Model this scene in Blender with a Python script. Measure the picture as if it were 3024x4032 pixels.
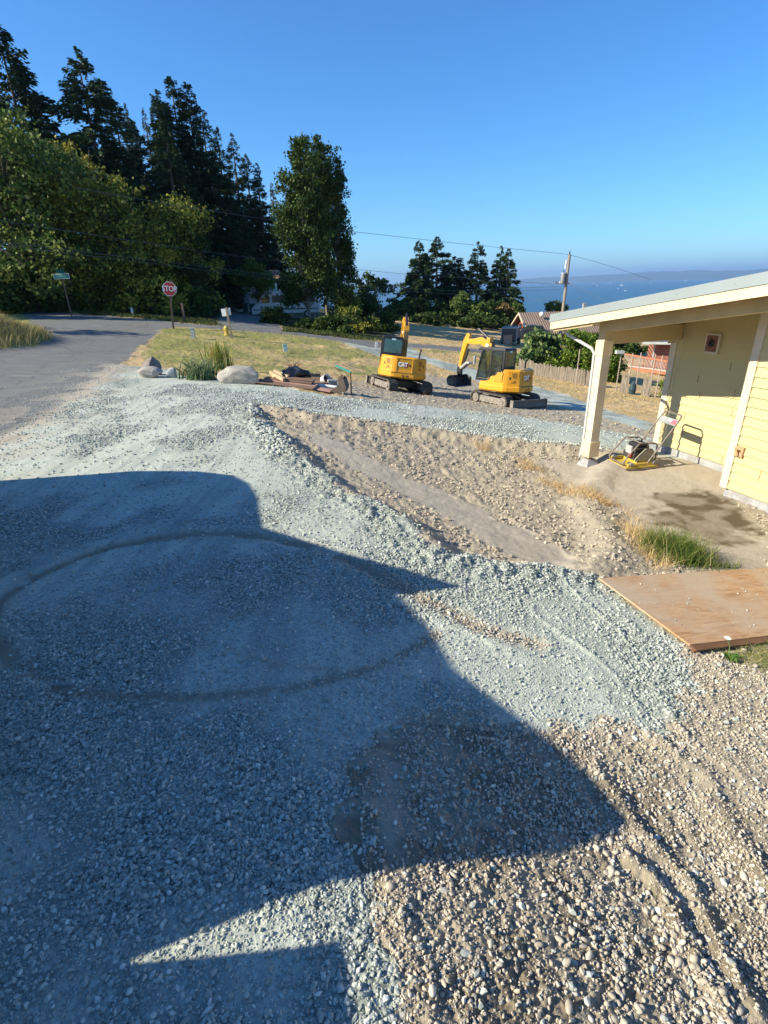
import bpy, bmesh, math, random
import numpy as np
from mathutils import Vector, Matrix, Euler
random.seed(7); rng = np.random.default_rng(7)
for o in list(bpy.data.objects): bpy.data.objects.remove(o)
S = bpy.context.scene
COL = S.collection
# ---------------------------------------------------------------- camera
FPX = 2080.0; PITCH = math.atan(894/2080.0); ROLL = math.radians(1.5)
cam_d = bpy.data.cameras.new('camera'); cam = bpy.data.objects.new('camera', cam_d); COL.objects.link(cam)
cam_d.sensor_fit = 'VERTICAL'; cam_d.sensor_height = 36.0; cam_d.lens = 36.0*FPX/4032.0
cam_d.clip_start = 0.05; cam_d.clip_end = 90000
cam.matrix_world = Matrix.Rotation(math.pi/2-PITCH, 4, 'X') @ Matrix.Rotation(-ROLL, 4, 'Z')
S.camera = cam
# ---------------------------------------------------------------- world and sun
SUN_AZ = math.radians(258); SUN_EL = math.radians(32.0)      # azimuth clockwise from +Y
W = bpy.data.worlds.new("World"); S.world = W; W.use_nodes = True
nt = W.node_tree; nt.nodes.clear()
wo = nt.nodes.new('ShaderNodeOutputWorld'); bg = nt.nodes.new('ShaderNodeBackground'); sk = nt.nodes.new('ShaderNodeTexSky')
sk.sky_type = 'NISHITA'; sk.sun_disc = False; sk.sun_elevation = SUN_EL; sk.sun_rotation = SUN_AZ
sk.altitude = 0; sk.air_density = 1.0; sk.dust_density = 0.15; sk.ozone_density = 6.0
bg.inputs['Strength'].default_value = 0.12
hs = nt.nodes.new('ShaderNodeHueSaturation'); hs.inputs['Saturation'].default_value = 1.12; nt.links.new(sk.outputs[0], hs.inputs['Color'])
tn = nt.nodes.new('ShaderNodeMix'); tn.data_type = 'RGBA'; tn.blend_type = 'MULTIPLY'; tn.inputs[0].default_value = 1.0; tn.inputs[7].default_value = (0.53, 0.76, 0.89, 1)
nt.links.new(hs.outputs[0], tn.inputs[6]); nt.links.new(tn.outputs[2], bg.inputs['Color']); nt.links.new(bg.outputs[0], wo.inputs['Surface'])
sun_d = bpy.data.lights.new('sun', 'SUN'); sun = bpy.data.objects.new('sun', sun_d); COL.objects.link(sun)
sun_d.energy = 5.0; sun_d.angle = math.radians(0.5); sun_d.color = (1.0, 0.92, 0.72)
SUNV = Vector((math.sin(SUN_AZ)*math.cos(SUN_EL), math.cos(SUN_AZ)*math.cos(SUN_EL), math.sin(SUN_EL)))
sun.rotation_euler = (-SUNV).to_track_quat('-Z', 'Y').to_euler()
S.view_settings.view_transform = 'Standard'; S.view_settings.look = 'None'
S.view_settings.exposure = 0.92; S.view_settings.gamma = 1.0
S.render.engine = 'CYCLES'
S.cycles.max_bounces = 6; S.cycles.transparent_max_bounces = 8
# ---------------------------------------------------------------- tagging helpers
def tag(o, label=None, cat=None, group=None, kind=None):
    if label: o['label'] = label
    if cat: o['category'] = cat
    if group: o['group'] = group
    if kind: o['kind'] = kind
    return o
def thing(name, label, cat, loc=(0,0,0), rz=0, group=None, rot=None):
    o = bpy.data.objects.new(name, None); COL.objects.link(o)
    o.empty_display_size = 0.2; o.location = loc
    o.rotation_euler = rot if rot is not None else (0, 0, rz)
    return tag(o, label, cat, group)
def dup(o, parent=None):
    c = o.copy(); COL.objects.link(c); c.parent = parent
    for ch in list(o.children): dup(ch, c)
    return c
# ---------------------------------------------------------------- image -> world and terrain height
def ray(x, y):
    u = (x-1512)/FPX; v = (2016-y)/FPX; c, s = math.cos(ROLL), math.sin(ROLL)
    u2 = u*c+v*s; v2 = -u*s+v*c
    return np.array([u2, math.cos(PITCH)+v2*math.sin(PITCH), -math.sin(PITCH)+v2*math.cos(PITCH)])
def at_D(x, y, D):
    r = ray(x, y); return r*D/math.hypot(r[0], r[1])
ANCH = np.array([
 (0,1,-2.5),(-1.5,1.2,-2.5),(0.35,1.4,-2.58),(1.0,1.3,-2.80),(1.7,1.3,-2.97),(1.5,2.0,-2.90),(0,3,-2.6),(-3,4,-2.58),(-4,8,-2.6),(0,6,-2.63),(-1.8,10,-2.62),(-6,12,-2.55),(-10,10,-2.5),(3,2,-2.98),(2,2.8,-2.80),
 (2.4,4.3,-2.93),(4.2,4.6,-3.08),(5,6.5,-3.36),(4.2,8.6,-3.4),(4.24,10.35,-3.4),(6,10.6,-3.4),(5.9,8,-3.4),(8,8,-3.42),(8,5,-3.3),(1.6,5.6,-2.85),
 (1.2,8,-3.15),(2.5,8,-3.25),(-.6,11,-2.85),(0.5,10,-3.05),(-3.3,15,-2.64),(-.1,14.,-3.05),(3.2,12.3,-3.35),(6.5,12.8,-3.7),
 (-5,18,-2.72),(-9,18.5,-2.5),(-2.3,19,-3.1),(1,18,-3.55),(0.8,22,-4.02),(4.6,21.5,-4.52),(9,22,-5.0),
 (-12.76,34.7,-2.2),(-5,36,-3.1),(2,40,-4.1),(6.5,41,-4.75),(-26,40,-1.25),(-18,48,-1.6),(-40,30,-0.8),(-9.6,57,-2.85),(-18,73,-2.5),(0,60,-4.1),
 (14,70,-5.6),(14,88,-6.0),(24,44,-7.6),(10.4,35.5,-5.75),(12.3,32.7,-5.9),(15.4,28,-6.0),(22,33,-6.9),(35,60,-9.3),(60,90,-13),(0,95,-5.0),(-60,60,-0.5),(-60,10,0.0),(-20,5,-2.2),(0,-20,-2.4),(20,-10,-4.0),(30,15,-6.0),(-40,110,-2.0)], float)
def _U(r2): return 0.5*r2*np.log(r2+1e-9)
_n = len(ANCH)
_d2 = ((ANCH[:,None,:2]-ANCH[None,:,:2])**2).sum(-1)
_K = _U(_d2)+np.eye(_n)*0.6
_P = np.c_[np.ones(_n), ANCH[:,:2]]
_M = np.block([[_K, _P], [_P.T, np.zeros((3,3))]])
_w = np.linalg.solve(_M, np.r_[ANCH[:,2], 0,0,0])
def H0(x, y):
    x = np.asarray(x, float); y = np.asarray(y, float)
    out = _w[-3]+_w[-2]*x+_w[-1]*y
    for i in range(_n):
        out = out+_w[i]*_U((x-ANCH[i,0])**2+(y-ANCH[i,1])**2)
    r = np.hypot(x, y)
    k = np.clip((r-95)/60, 0, 1)
    plane = -4.5-0.09*x
    out = out*(1-k)+np.clip(plane, -12, 0)*k
    fall = np.clip((r-120)/260, 0, 1)
    right = np.clip((np.arctan2(x, y)+0.45)/0.3, 0, 1)
    return out-fall*62*right
def hit(px, py, H=H0):
    r = ray(px, py); t = np.geomspace(0.6, 600, 4000)
    z = r[2]*t-H(r[0]*t, r[1]*t)
    i = np.argmax(z < 0) if (z < 0).any() else len(t)-1
    return r*t[i]
def PX(pts): return np.array([hit(x, y)[:2] for x, y in pts])
# ---------------------------------------------------------------- numpy noise
def _h(ix, iy, s):
    n = (ix.astype(np.int64)*374761393+iy.astype(np.int64)*668265263+s*1442695041) & 0xffffffff
    n = ((n ^ (n >> 13))*1274126177) & 0xffffffff
    return ((n ^ (n >> 16)) & 0xffff)/65535.0
def vnoise(x, y, s=0):
    xi = np.floor(x); yi = np.floor(y); fx = x-xi; fy = y-yi
    fx = fx*fx*(3-2*fx); fy = fy*fy*(3-2*fy)
    a = _h(xi, yi, s); b = _h(xi+1, yi, s); c = _h(xi, yi+1, s); d = _h(xi+1, yi+1, s)
    return (a*(1-fx)+b*fx)*(1-fy)+(c*(1-fx)+d*fx)*fy
def fbm(x, y, s=0, o=3):
    t = 0; a = 0.5; n = 0
    for k in range(o):
        t = t+a*vnoise(x*2**k+17.3*k, y*2**k-9.1*k, s+k); n += a; a *= 0.5
    return t/n
def seg_dist(x, y, P, closed=False):
    d = np.full(x.shape, 1e9); n = len(P)
    for i in range(n if closed else n-1):
        ax, ay = P[i]; bx, by = P[(i+1) % n]; dx, dy = bx-ax, by-ay
        t = np.clip(((x-ax)*dx+(y-ay)*dy)/(dx*dx+dy*dy+1e-12), 0, 1)
        d = np.minimum(d, np.hypot(x-ax-t*dx, y-ay-t*dy))
    return d
def inside(x, y, P):
    c = np.zeros(x.shape, bool); n = len(P)
    for i in range(n):
        ax, ay = P[i]; bx, by = P[(i+1) % n]
        if ay == by: continue
        m = ((ay > y) != (by > y)) & (x < (bx-ax)*(y-ay)/(by-ay)+ax)
        c ^= m
    return c
def sdp(x, y, P):
    d = seg_dist(x, y, P, True); return np.where(inside(x, y, P), d, -d)
def sstep(x, a, b):
    t = np.clip((x-a)/(b-a), 0, 1); return t*t*(3-2*t)
# ---------------------------------------------------------------- materials
def nmat(name):
    m = bpy.data.materials.new(name); m.use_nodes = True; t = m.node_tree; t.nodes.clear()
    o = t.nodes.new('ShaderNodeOutputMaterial'); b = t.nodes.new('ShaderNodeBsdfPrincipled')
    t.links.new(b.outputs[0], o.inputs[0]); return m, t, b
def mixc(t, fac, a, b, typ='MIX'):
    n = t.nodes.new('ShaderNodeMix'); n.data_type = 'RGBA'; n.blend_type = typ
    for sock, v in ((0, fac), (6, a), (7, b)):
        if isinstance(v, (int, float)): n.inputs[sock].default_value = v
        elif isinstance(v, tuple): n.inputs[sock].default_value = (*v, 1) if len(v) == 3 else v
        else: t.links.new(v, n.inputs[sock])
    return n.outputs[2]
def noise(t, scale, detail=3, coord=None, rough=0.55, dist=0):
    n = t.nodes.new('ShaderNodeTexNoise'); n.inputs['Scale'].default_value = scale
    n.inputs['Detail'].default_value = detail; n.inputs['Roughness'].default_value = rough; n.inputs['Distortion'].default_value = dist
    if coord is not None: t.links.new(coord, n.inputs['Vector'])
    return n.outputs['Fac']
def ramp(t, fac, stops):
    n = t.nodes.new('ShaderNodeValToRGB'); e = n.color_ramp.elements
    while len(e) < len(stops): e.new(0.5)
    for k, (p, c) in enumerate(stops):
        e[k].position = p; e[k].color = (*c, 1) if len(c) == 3 else c
    t.links.new(fac, n.inputs[0]); return n.outputs[0]
def coords(t, kind='Object', sc=None):
    n = t.nodes.new('ShaderNodeTexCoord'); o = n.outputs[kind]
    if sc:
        mp = t.nodes.new('ShaderNodeMapping'); mp.inputs['Scale'].default_value = sc
        t.links.new(o, mp.inputs['Vector']); o = mp.outputs[0]
    return o
def bump(t, b, h, strength=0.3, dist=0.02):
    n = t.nodes.new('ShaderNodeBump'); n.inputs['Strength'].default_value = strength; n.inputs['Distance'].default_value = dist
    t.links.new(h, n.inputs['Height']); t.links.new(n.outputs[0], b.inputs['Normal']); return n
def mat(name, c, rough=0.6, var=0.15, scale=6.0, metal=0.0, dirt=None, dscale=2.5, bmp=0.0, bscale=40, stretch=None, spec=0.5, coat=0):
    m, t, b = nmat(name); co = coords(t, 'Object', stretch)
    n1 = noise(t, scale, 4, co)
    d = tuple(max(0, v*(1-var*1.6)) for v in c); l = tuple(min(1, v*(1+var)) for v in c)
    col = ramp(t, n1, [(0.3, d), (0.7, l)])
    if dirt is not None:
        n2 = noise(t, dscale, 6, co, 0.7)
        f = ramp(t, n2, [(0.48, (0,0,0)), (0.72, (0.75,0.75,0.75))])
        col = mixc(t, f, col, dirt)
    t.links.new(col, b.inputs['Base Color'])
    b.inputs['Roughness'].default_value = rough; b.inputs['Metallic'].default_value = metal
    b.inputs['Specular IOR Level'].default_value = spec; b.inputs['Coat Weight'].default_value = coat
    if bmp: bump(t, b, noise(t, bscale, 4, co), bmp, 0.01)
    return m
def leafmat(name, stops, patch=None, trans=0.25, rough=0.55):
    m, t, b = nmat(name)
    g = t.nodes.new('ShaderNodeNewGeometry')
    col = ramp(t, g.outputs['Random Per Island'], stops)
    if patch:
        f = ramp(t, noise(t, patch[1], 2, coords(t, 'Object')), [(0.52, (0,0,0)), (0.66, (1,1,1))])
        col = mixc(t, f, col, patch[0])
    t.links.new(col, b.inputs['Base Color']); b.inputs['Roughness'].default_value = rough
    b.inputs['Specular IOR Level'].default_value = 0.12
    tr = t.nodes.new('ShaderNodeBsdfTranslucent'); t.links.new(col, tr.inputs[0])
    mx = t.nodes.new('ShaderNodeMixShader'); mx.inputs[0].default_value = trans
    out = [n for n in t.nodes if n.type == 'OUTPUT_MATERIAL'][0]
    t.links.new(b.outputs[0], mx.inputs[1]); t.links.new(tr.outputs[0], mx.inputs[2]); t.links.new(mx.outputs[0], out.inputs[0])
    return m
def glassmat(name, c=(0.02,0.03,0.035)):
    m, t, b = nmat(name); b.inputs['Base Color'].default_value = (*c, 1); b.inputs['Roughness'].default_value = 0.06
    b.inputs['Specular IOR Level'].default_value = 0.8
    return m
def flat(name, c, rough=0.5):
    m, t, b = nmat(name); b.inputs['Base Color'].default_value = (*c, 1); b.inputs['Roughness'].default_value = rough; return m
# ---------------------------------------------------------------- mesh builder
def npobj(name, verts, faces, m, parent=None, smooth=False, nper=None):
    me = bpy.data.meshes.new(name); v = np.asarray(verts, np.float32); f = np.asarray(faces, np.int32)
    k = f.shape[1]; me.vertices.add(len(v)); me.vertices.foreach_set('co', v.ravel())
    me.loops.add(f.size); me.loops.foreach_set('vertex_index', f.ravel())
    me.polygons.add(len(f)); me.polygons.foreach_set('loop_start', np.arange(0, f.size, k, dtype=np.int32))
    me.polygons.foreach_set('loop_total', np.full(len(f), k, np.int32))
    me.polygons.foreach_set('use_smooth', np.full(len(f), smooth, bool))
    me.update(calc_edges=True); me.materials.append(m)
    o = bpy.data.objects.new(name, me); COL.objects.link(o); o.parent = parent
    return o
class MB:
    def __init__(s): s.v = []; s.f = []; s.mi = []
    def add(s, v, f, mi=0):
        b = len(s.v); s.v += [tuple(map(float, p)) for p in v]; s.f += [tuple(b+i for i in q) for q in f]; s.mi += [mi]*len(f)
    def box(s, x0, x1, y0, y1, z0, z1, M=None, mi=0):
        v = [(x,y,z) for x in (x0,x1) for y in (y0,y1) for z in (z0,z1)]
        if M is not None: v = [tuple(M @ Vector(p)) for p in v]
        s.add(v, [(0,1,3,2),(4,6,7,5),(0,4,5,1),(2,3,7,6),(0,2,6,4),(1,5,7,3)], mi); return s
    def prism(s, poly, axis, a, b, M=None, mi=0):
        # poly in the two other axes (cyclic order), extruded along axis from a to b
        def P(p, t):
            if axis == 0: return (t, p[0], p[1])
            if axis == 1: return (p[0], t, p[1])
            return (p[0], p[1], t)
        n = len(poly); v = [P(p, a) for p in poly]+[P(p, b) for p in poly]
        if M is not None: v = [tuple(M @ Vector(p)) for p in v]
        s.add(v, [tuple(range(n))[::-1], tuple(range(n, 2*n))]+[(i, (i+1) % n, n+(i+1) % n, n+i) for i in range(n)], mi); return s
    def tube(s, pts, r, n=8, cap=True, mi=0):
        pts = [Vector(p) for p in pts]; R = r if isinstance(r, (list, tuple)) else [r]*len(pts)
        rings = []; up = None
        for i, p in enumerate(pts):
            d = (pts[min(i+1, len(pts)-1)]-pts[max(i-1, 0)]).normalized()
            if up is None: up = Vector((0,0,1)) if abs(d.z) < 0.9 else Vector((1,0,0))
            a = d.cross(up).normalized(); b = a.cross(d).normalized(); up = b
            rings.append([p+(a*math.cos(2*math.pi*k/n)+b*math.sin(2*math.pi*k/n))*R[i] for k in range(n)])
        v = [q for rg in rings for q in rg]; f = []
        for i in range(len(pts)-1):
            for k in range(n): f.append((i*n+k, i*n+(k+1) % n, (i+1)*n+(k+1) % n, (i+1)*n+k))
        if cap: f += [tuple(range(n))[::-1], tuple((len(pts)-1)*n+k for k in range(n))]
        s.add(v, f, mi); return s
    def sphere(s, c, r, n=10, m=7, mi=0):
        r = r if isinstance(r, tuple) else (r, r, r)
        v = []; f = []
        for i in range(m+1):
            th = math.pi*i/m
            for k in range(n): v.append((c[0]+r[0]*math.sin(th)*math.cos(2*math.pi*k/n), c[1]+r[1]*math.sin(th)*math.sin(2*math.pi*k/n), c[2]+r[2]*math.cos(th)))
        for i in range(m):
            for k in range(n): f.append((i*n+k, (i+1)*n+k, (i+1)*n+(k+1) % n, i*n+(k+1) % n))
        s.add(v, f, mi); return s
    def build(s, name, mats, parent=None, bevel=0, smooth=False, seg=2, merge=False):
        me = bpy.data.meshes.new(name); me.from_pydata(s.v, [], s.f)
        mats = mats if isinstance(mats, (list, tuple)) else [mats]
        for m in mats: me.materials.append(m)
        if len(mats) > 1: me.polygons.foreach_set('material_index', s.mi)
        bm = bmesh.new(); bm.from_mesh(me)
        if merge: bmesh.ops.remove_doubles(bm, verts=bm.verts, dist=1e-5)
        bmesh.ops.recalc_face_normals(bm, faces=bm.faces); bm.to_mesh(me); bm.free()
        if smooth: me.polygons.foreach_set('use_smooth', [True]*len(me.polygons))
        me.update(); o = bpy.data.objects.new(name, me); COL.objects.link(o); o.parent = parent
        if bevel:
            md = o.modifiers.new('bevel', 'BEVEL'); md.width = bevel; md.segments = seg; md.limit_method = 'ANGLE'; md.angle_limit = math.radians(35)
        if smooth and not bevel:
            md = o.modifiers.new('es', 'EDGE_SPLIT'); md.split_angle = math.radians(40)
        return o
def absorb(dst, src):
    """put the faces of src into the mesh of dst, with their own material"""
    n = len(dst.data.polygons); k = len(dst.data.materials); dst.data.materials.append(src.data.materials[0])
    bm = bmesh.new(); bm.from_mesh(dst.data); bm.from_mesh(src.data); bm.faces.ensure_lookup_table()
    for f in bm.faces[n:]: f.material_index = k
    bm.to_mesh(dst.data); bm.free(); bpy.data.objects.remove(src)
def text_mesh(txt, size, depth, name, m, parent, M, bold=0.0, sx=1.0):
    c = bpy.data.curves.new('t', 'FONT'); c.body = txt; c.size = size; c.extrude = depth; c.align_x = 'CENTER'; c.align_y = 'CENTER'; c.offset = bold
    o = bpy.data.objects.new('t', c); COL.objects.link(o)
    dg = bpy.context.evaluated_depsgraph_get(); dg.update()
    me = bpy.data.meshes.new_from_object(o.evaluated_get(dg)); bpy.data.objects.remove(o); bpy.data.curves.remove(c)
    me.transform(M @ Matrix.Diagonal((sx, 1, 1, 1))); me.name = name; me.materials.clear(); me.materials.append(m)
    q = bpy.data.objects.new(name, me); COL.objects.link(q); q.parent = parent; return q
# ================================================================ TERRAIN
BROWN = [(470,1440),(310,1560),(180,1640),(0,1740),(-300,1900)]
Z_ROAD = PX([(-500,1420),(-100,1228),(100,1222),(400,1243),(700,1270),(950,1292),(1240,1318),(1450,1342),(1600,1352),(1900,1376),(2150,1405),(2150,1420),(1900,1392),(1610,1368),(1480,1372),(1240,1330),(1000,1306),(700,1286),(640,1296),(560,1362),(470,1440),(310,1560),(180,1640),(0,1740),(-500,2050)])
Z_DRIVE = PX([(850,1280),(880,1236),(980,1226),(1060,1232),(1120,1318),(1000,1304)])
Z_GRAV = PX([(-900,2300),(-500,2050),(0,1735),(180,1640),(310,1555),(470,1438),(700,1455),(860,1490),(1030,1506),(1200,1540),(1360,1566),(1800,1612),(2050,1640),(2560,1722),(2800,1760),(2800,1830),(2560,1790),(2300,1765),(2060,1740),(1700,1690),(1250,1632),(1010,1600),(985,1640),(1060,1690),(1150,1760),(1290,1880),(1500,2000),(1690,2110),(1710,2160),(1750,2200),(2000,2225),(2330,2275),(2500,2390),(2717,2560),(2740,2700),(2560,2830),(2350,2880),(2000,2890),(1700,2830),(1500,2830),(1420,2950),(1400,3200),(1440,3500),(1460,3800),(1500,4032),(1520,4600),(-900,4600)])
Z_GPATH = PX([(1610,1368),(1480,1372),(1330,1342),(1420,1375),(1480,1400),(1640,1425),(1660,1422),(1800,1470),(2000,1545),(2250,1610),(2560,1700),(2560,1660),(2250,1560),(2000,1490),(1850,1448),(1700,1412)])
Z_LAWN = PX([(640,1296),(700,1286),(1000,1306),(1240,1330),(1450,1350),(1480,1372),(1610,1370),(1900,1395),(2200,1425),(2100,1460),(1850,1440),(1700,1410),(1620,1410),(1400,1500),(1000,1500),(860,1490),(700,1455),(560,1420),(600,1340)])
Z_DIRT = PX([(1330,1556),(1300,1500),(1480,1460),(1640,1450),(1700,1480),(1850,1500),(2000,1560),(2250,1615),(2560,1700),(2900,1750),(3600,1900),(3600,4600),(1400,4600),(1400,2900),(1000,1600),(1010,1596)])
Z_BANK = PX([(-500,1480),(-100,1228),(60,1215),(115,1260),(120,1320),(0,1375),(-300,1520)])
Z_FOREST = PX([(-800,1300),(-100,1226),(100,1218),(400,1239),(700,1266),(850,1276),(880,1232),(980,1222),(1060,1232),(1130,1312),(1450,1338),(1560,1342),(1540,1250),(1560,1195),(1000,1170),(0,1180),(-800,1180)])
MOUND = PX([(-95,1352)])[0]
TRK = [PX(p) for p in (
 [(-60,2480),(0,2370),(120,2280),(300,2200),(450,2150),(600,2122),(750,2105),(900,2100),(1080,2120),(1250,2160),(1400,2215),(1500,2270),(1700,2375),(1900,2475),(2100,2535)],
 [(-60,2480),(0,2560),(100,2660),(230,2705)], [(180,2695),(300,2722),(500,2745),(800,2748),(1150,2715),(1400,2650),(1600,2570),(1720,2500)], [(900,2560),(1100,2620),(1300,2640)])]
RIDGE = [PX(p) for p in (
 [(2230,2300),(2330,2400),(2420,2500),(2530,2640),(2640,2800),(2720,2880)],
 [(2090,2390),(2180,2480),(2330,2590),(2450,2680),(2540,2800)],
 [(1700,2390),(1850,2480),(1990,2580)],
 [(2600,2900),(2760,3120),(2900,3330),(3024,3520)],
 [(2380,3080),(2560,3300),(2700,3520),(2850,3760),(2960,4000)],
 [(2780,2960),(2900,3100),(3060,3260)],
 [(2480,3350),(2640,3600),(2780,3850),(2860,4032)],
 [(1650,1700),(1720,1800),(1900,1960),(2200,2120),(2330,2230)],
 [(2760,2520),(2860,2620),(3024,2760)],
 [(1560,3500),(1600,3700),(1680,4032)])]
POOL = PX([(2560,1950),(2700,1930),(2880,1960),(2960,2030),(3000,2100),(2930,2130),(2800,2140),(2640,2090),(2560,2040),(2640,2000)])
SMOOTHT = PX([(1180,1680),(1330,1710),(1480,1790),(1720,1900),(2000,2030),(2250,2160),(2340,2240),(2200,2250),(2020,2150),(1750,2010),(1500,1880),(1280,1760)])
SANDL = PX([(1440,2820),(1580,2860),(1650,3050),(1700,3300),(1700,3460),(1500,3480),(1440,3200)])
BOWL = PX([(985,1640),(1010,1602),(1250,1642),(1700,1700),(2060,1748),(2300,1772),(2420,1800),(2300,1960),(2420,2150),(2330,2270),(2000,2235),(1750,2210),(1690,2130),(1500,2010),(1290,1890),(1150,1770)])
def Hd(x, y, fine=True):
    r = np.hypot(x, y); z = H0(x, y)
    wx = x+0.12*(fbm(x*3, y*3, 5)-.5)*2; wy = y+0.12*(fbm(x*3, y*3, 9)-.5)*2
    near = r < 26
    dz = np.zeros_like(z)
    if near.any():
        xn, yn = wx[near], wy[near]
        sd = sdp(xn, yn, BOWL); a = -0.10*sstep(sd, 0.0, 0.45)+0.06*np.exp(-((sd+0.05)/0.22)**2)
        t = seg_dist(xn, yn, TRK[0]); t = np.minimum(t, seg_dist(xn, yn, TRK[1]))
        a += -0.018*np.exp(-(t/0.07)**2)+0.012*np.exp(-((t-0.14)/0.05)**2)
        for k, R in enumerate(RIDGE):
            d = seg_dist(xn, yn, R); a += (0.05 if k in (3,4,6) else .006 if k == 2 else 0.022)*np.exp(-(d/(0.05 if k > 2 else 0.022))**2)*(.25+1.1*fbm(xn*7, yn*7, 90+k, 2))
        dz[near] = a
    m = np.hypot(x-MOUND[0], (y-MOUND[1])*0.8)
    z = z+dz+1.0*np.exp(-(m/1.9)**2)
    return z
TH = np.concatenate([np.linspace(-180, -60, 50, endpoint=False), np.linspace(-60, -39, 40, endpoint=False), np.linspace(-39, 39, 600, endpoint=False), np.linspace(39, 60, 40, endpoint=False), np.linspace(60, 180, 50)])
TH = np.radians(TH)
RR = np.concatenate([[0.02], np.geomspace(0.35, 60, 940), np.geomspace(60.6, 900, 160)])
TT, RG = np.meshgrid(TH, RR); gx = (RG*np.sin(TT)); gy = (RG*np.cos(TT))
gz = Hd(gx.ravel(), gy.ravel()).reshape(gx.shape)
# zone weights
fx, fy = gx.ravel(), gy.ravel(); fr = np.hypot(fx, fy)
wpx = fx+(fbm(fx*2.2, fy*2.2, 3)-.5)*0.5+(fbm(fx*9, fy*9, 31)-.5)*0.22
wpy = fy+(fbm(fx*2.2, fy*2.2, 13)-.5)*0.5+(fbm(fx*9, fy*9, 41)-.5)*0.22
ZN = ['dry','green','forest','dirt','asphalt','gravel']
Wt = {k: np.zeros(fx.shape) for k in ZN}; Wt['dry'][:] = 1
def paint(k, P, soft, x=wpx, y=wpy, amount=1.0, lim=None):
    P = np.asarray(P); c = P.mean(0); R = np.hypot(*(P-c).T).max()+3
    sel = np.hypot(x-c[0], y-c[1]) < R
    m = np.zeros(fx.shape); s = sdp(x[sel], y[sel], P)
    w = soft*(0.4+0.1*fr[sel]) if soft > 0 else -soft
    m[sel] = sstep(s, -w, w)*amount
    for q in ZN:
        Wt[q] = Wt[q]*(1-m)+(m if q == k else 0)
paint('dirt', Z_DIRT, 0.12)
lawnW = sstep(fbm(fx*0.5+3, fy*0.8, 77, 5), 0.40, 0.58)
paint('green', Z_LAWN, 0.05)
dm = Wt['green']*(1-lawnW*0.85)*0.85*sstep(fx, -14, 2) + Wt['green']*(1-lawnW)*0.3
Wt['green'] -= dm; Wt['dry'] += dm
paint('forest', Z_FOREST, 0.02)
paint('asphalt', Z_ROAD, 0.02)
paint('forest', Z_DRIVE, 0.02); 
paint('asphalt', Z_DRIVE, 0.02)
paint('green', Z_BANK, 0.04, amount=1.0)
mm_ = sstep(3.1+1.0*(fbm(fx*1.2, fy*1.2, 44)-.5)-np.hypot(fx-MOUND[0], (fy-MOUND[1])*.8), 0, .3)
for q in ZN: Wt[q] = Wt[q]*(1-mm_)+(mm_ if q == 'green' else 0)
paint('gravel', Z_GPATH, 0.06)
paint('gravel', Z_GRAV, 0.07)
# lumps of earth dug up along road edge, brown strip
bl = PX(BROWN); db = seg_dist(wpx, wpy, bl)
m = np.exp(-(db/0.3)**2)*0.55+0.5*np.exp(-((db)/1.3)**2)*(fbm(fx*1.3, fy*1.3, 50) > 0.48)
for q in ZN: Wt[q] = Wt[q]*(1-m)+(m if q == 'dirt' else 0)
for k, tr in enumerate(TRK):
    d = seg_dist(fx, fy, tr); m = np.exp(-(d/(0.085, .085, .06, .05)[k])**2)*((1.0, 1.0, .75, .5)[k])*(fr < 15)*sstep(fbm(fx*4, fy*4, 8), 0.15, 0.4); coarse_cut = 1
    for q in ZN: Wt[q] = Wt[q]*(1-m)+(m if q == 'dirt' else 0)
wet_shade = sstep(sdp(wpx+0.5*(fbm(fx*6,fy*6,91,4)-.5), wpy+.3*(fbm(fx*7,fy*7,92,4)-.5), POOL), -0.12, 0.14)*(.55+.45*sstep(fbm(fx*4, fy*4, 93, 3), .35, .6))
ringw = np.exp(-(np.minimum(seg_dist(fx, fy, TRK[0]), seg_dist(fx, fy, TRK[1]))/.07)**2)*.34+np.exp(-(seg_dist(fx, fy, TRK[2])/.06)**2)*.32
wet_shade = np.maximum(wet_shade, ringw*(fr < 15)); wet_shade = np.maximum(wet_shade, sstep(3.3-fr, 0, .6)*(.18+.42*sstep(fbm(fx*6, fy*6, 94, 3), .38, .6))*(fy < 2.6))  # tyre ring tint, then grazing-light shade painted into the nearest soil
smooth = np.maximum(sstep(sdp(wpx, wpy, SMOOTHT), -0.05, 0.08), sstep(sdp(wpx, wpy, SANDL), -0.1, 0.15))
# compacted pad beside the house
HP = PX([(2100,1790),(2400,1800),(2900,1800),(3100,2300),(2700,2260),(2560,2100),(2330,1960)])
smooth = np.maximum(smooth, sstep(sdp(wpx, wpy, HP), -0.05, 0.15)); smooth = np.maximum(smooth, (db < 2.2)*.93)
coarse = sstep(fbm(fx*0.9+7, fy*0.9+2, 61, 4)+0.07*np.exp(-((fr-2.6)/1.2)**2), 0.44, 0.66)
berm = np.exp(-(np.abs(sdp(wpx, wpy, BOWL)+0.12)/0.35)**2)*(fr < 20)
coarse = np.clip(np.maximum(coarse, berm*1.2), 0, 1)
coarse = np.clip(np.maximum(coarse, sstep(2.6-fr, 0, .6)*sstep(fbm(fx*1.6, fy*1.6, 62), .36, .52)), 0, 1)
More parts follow.
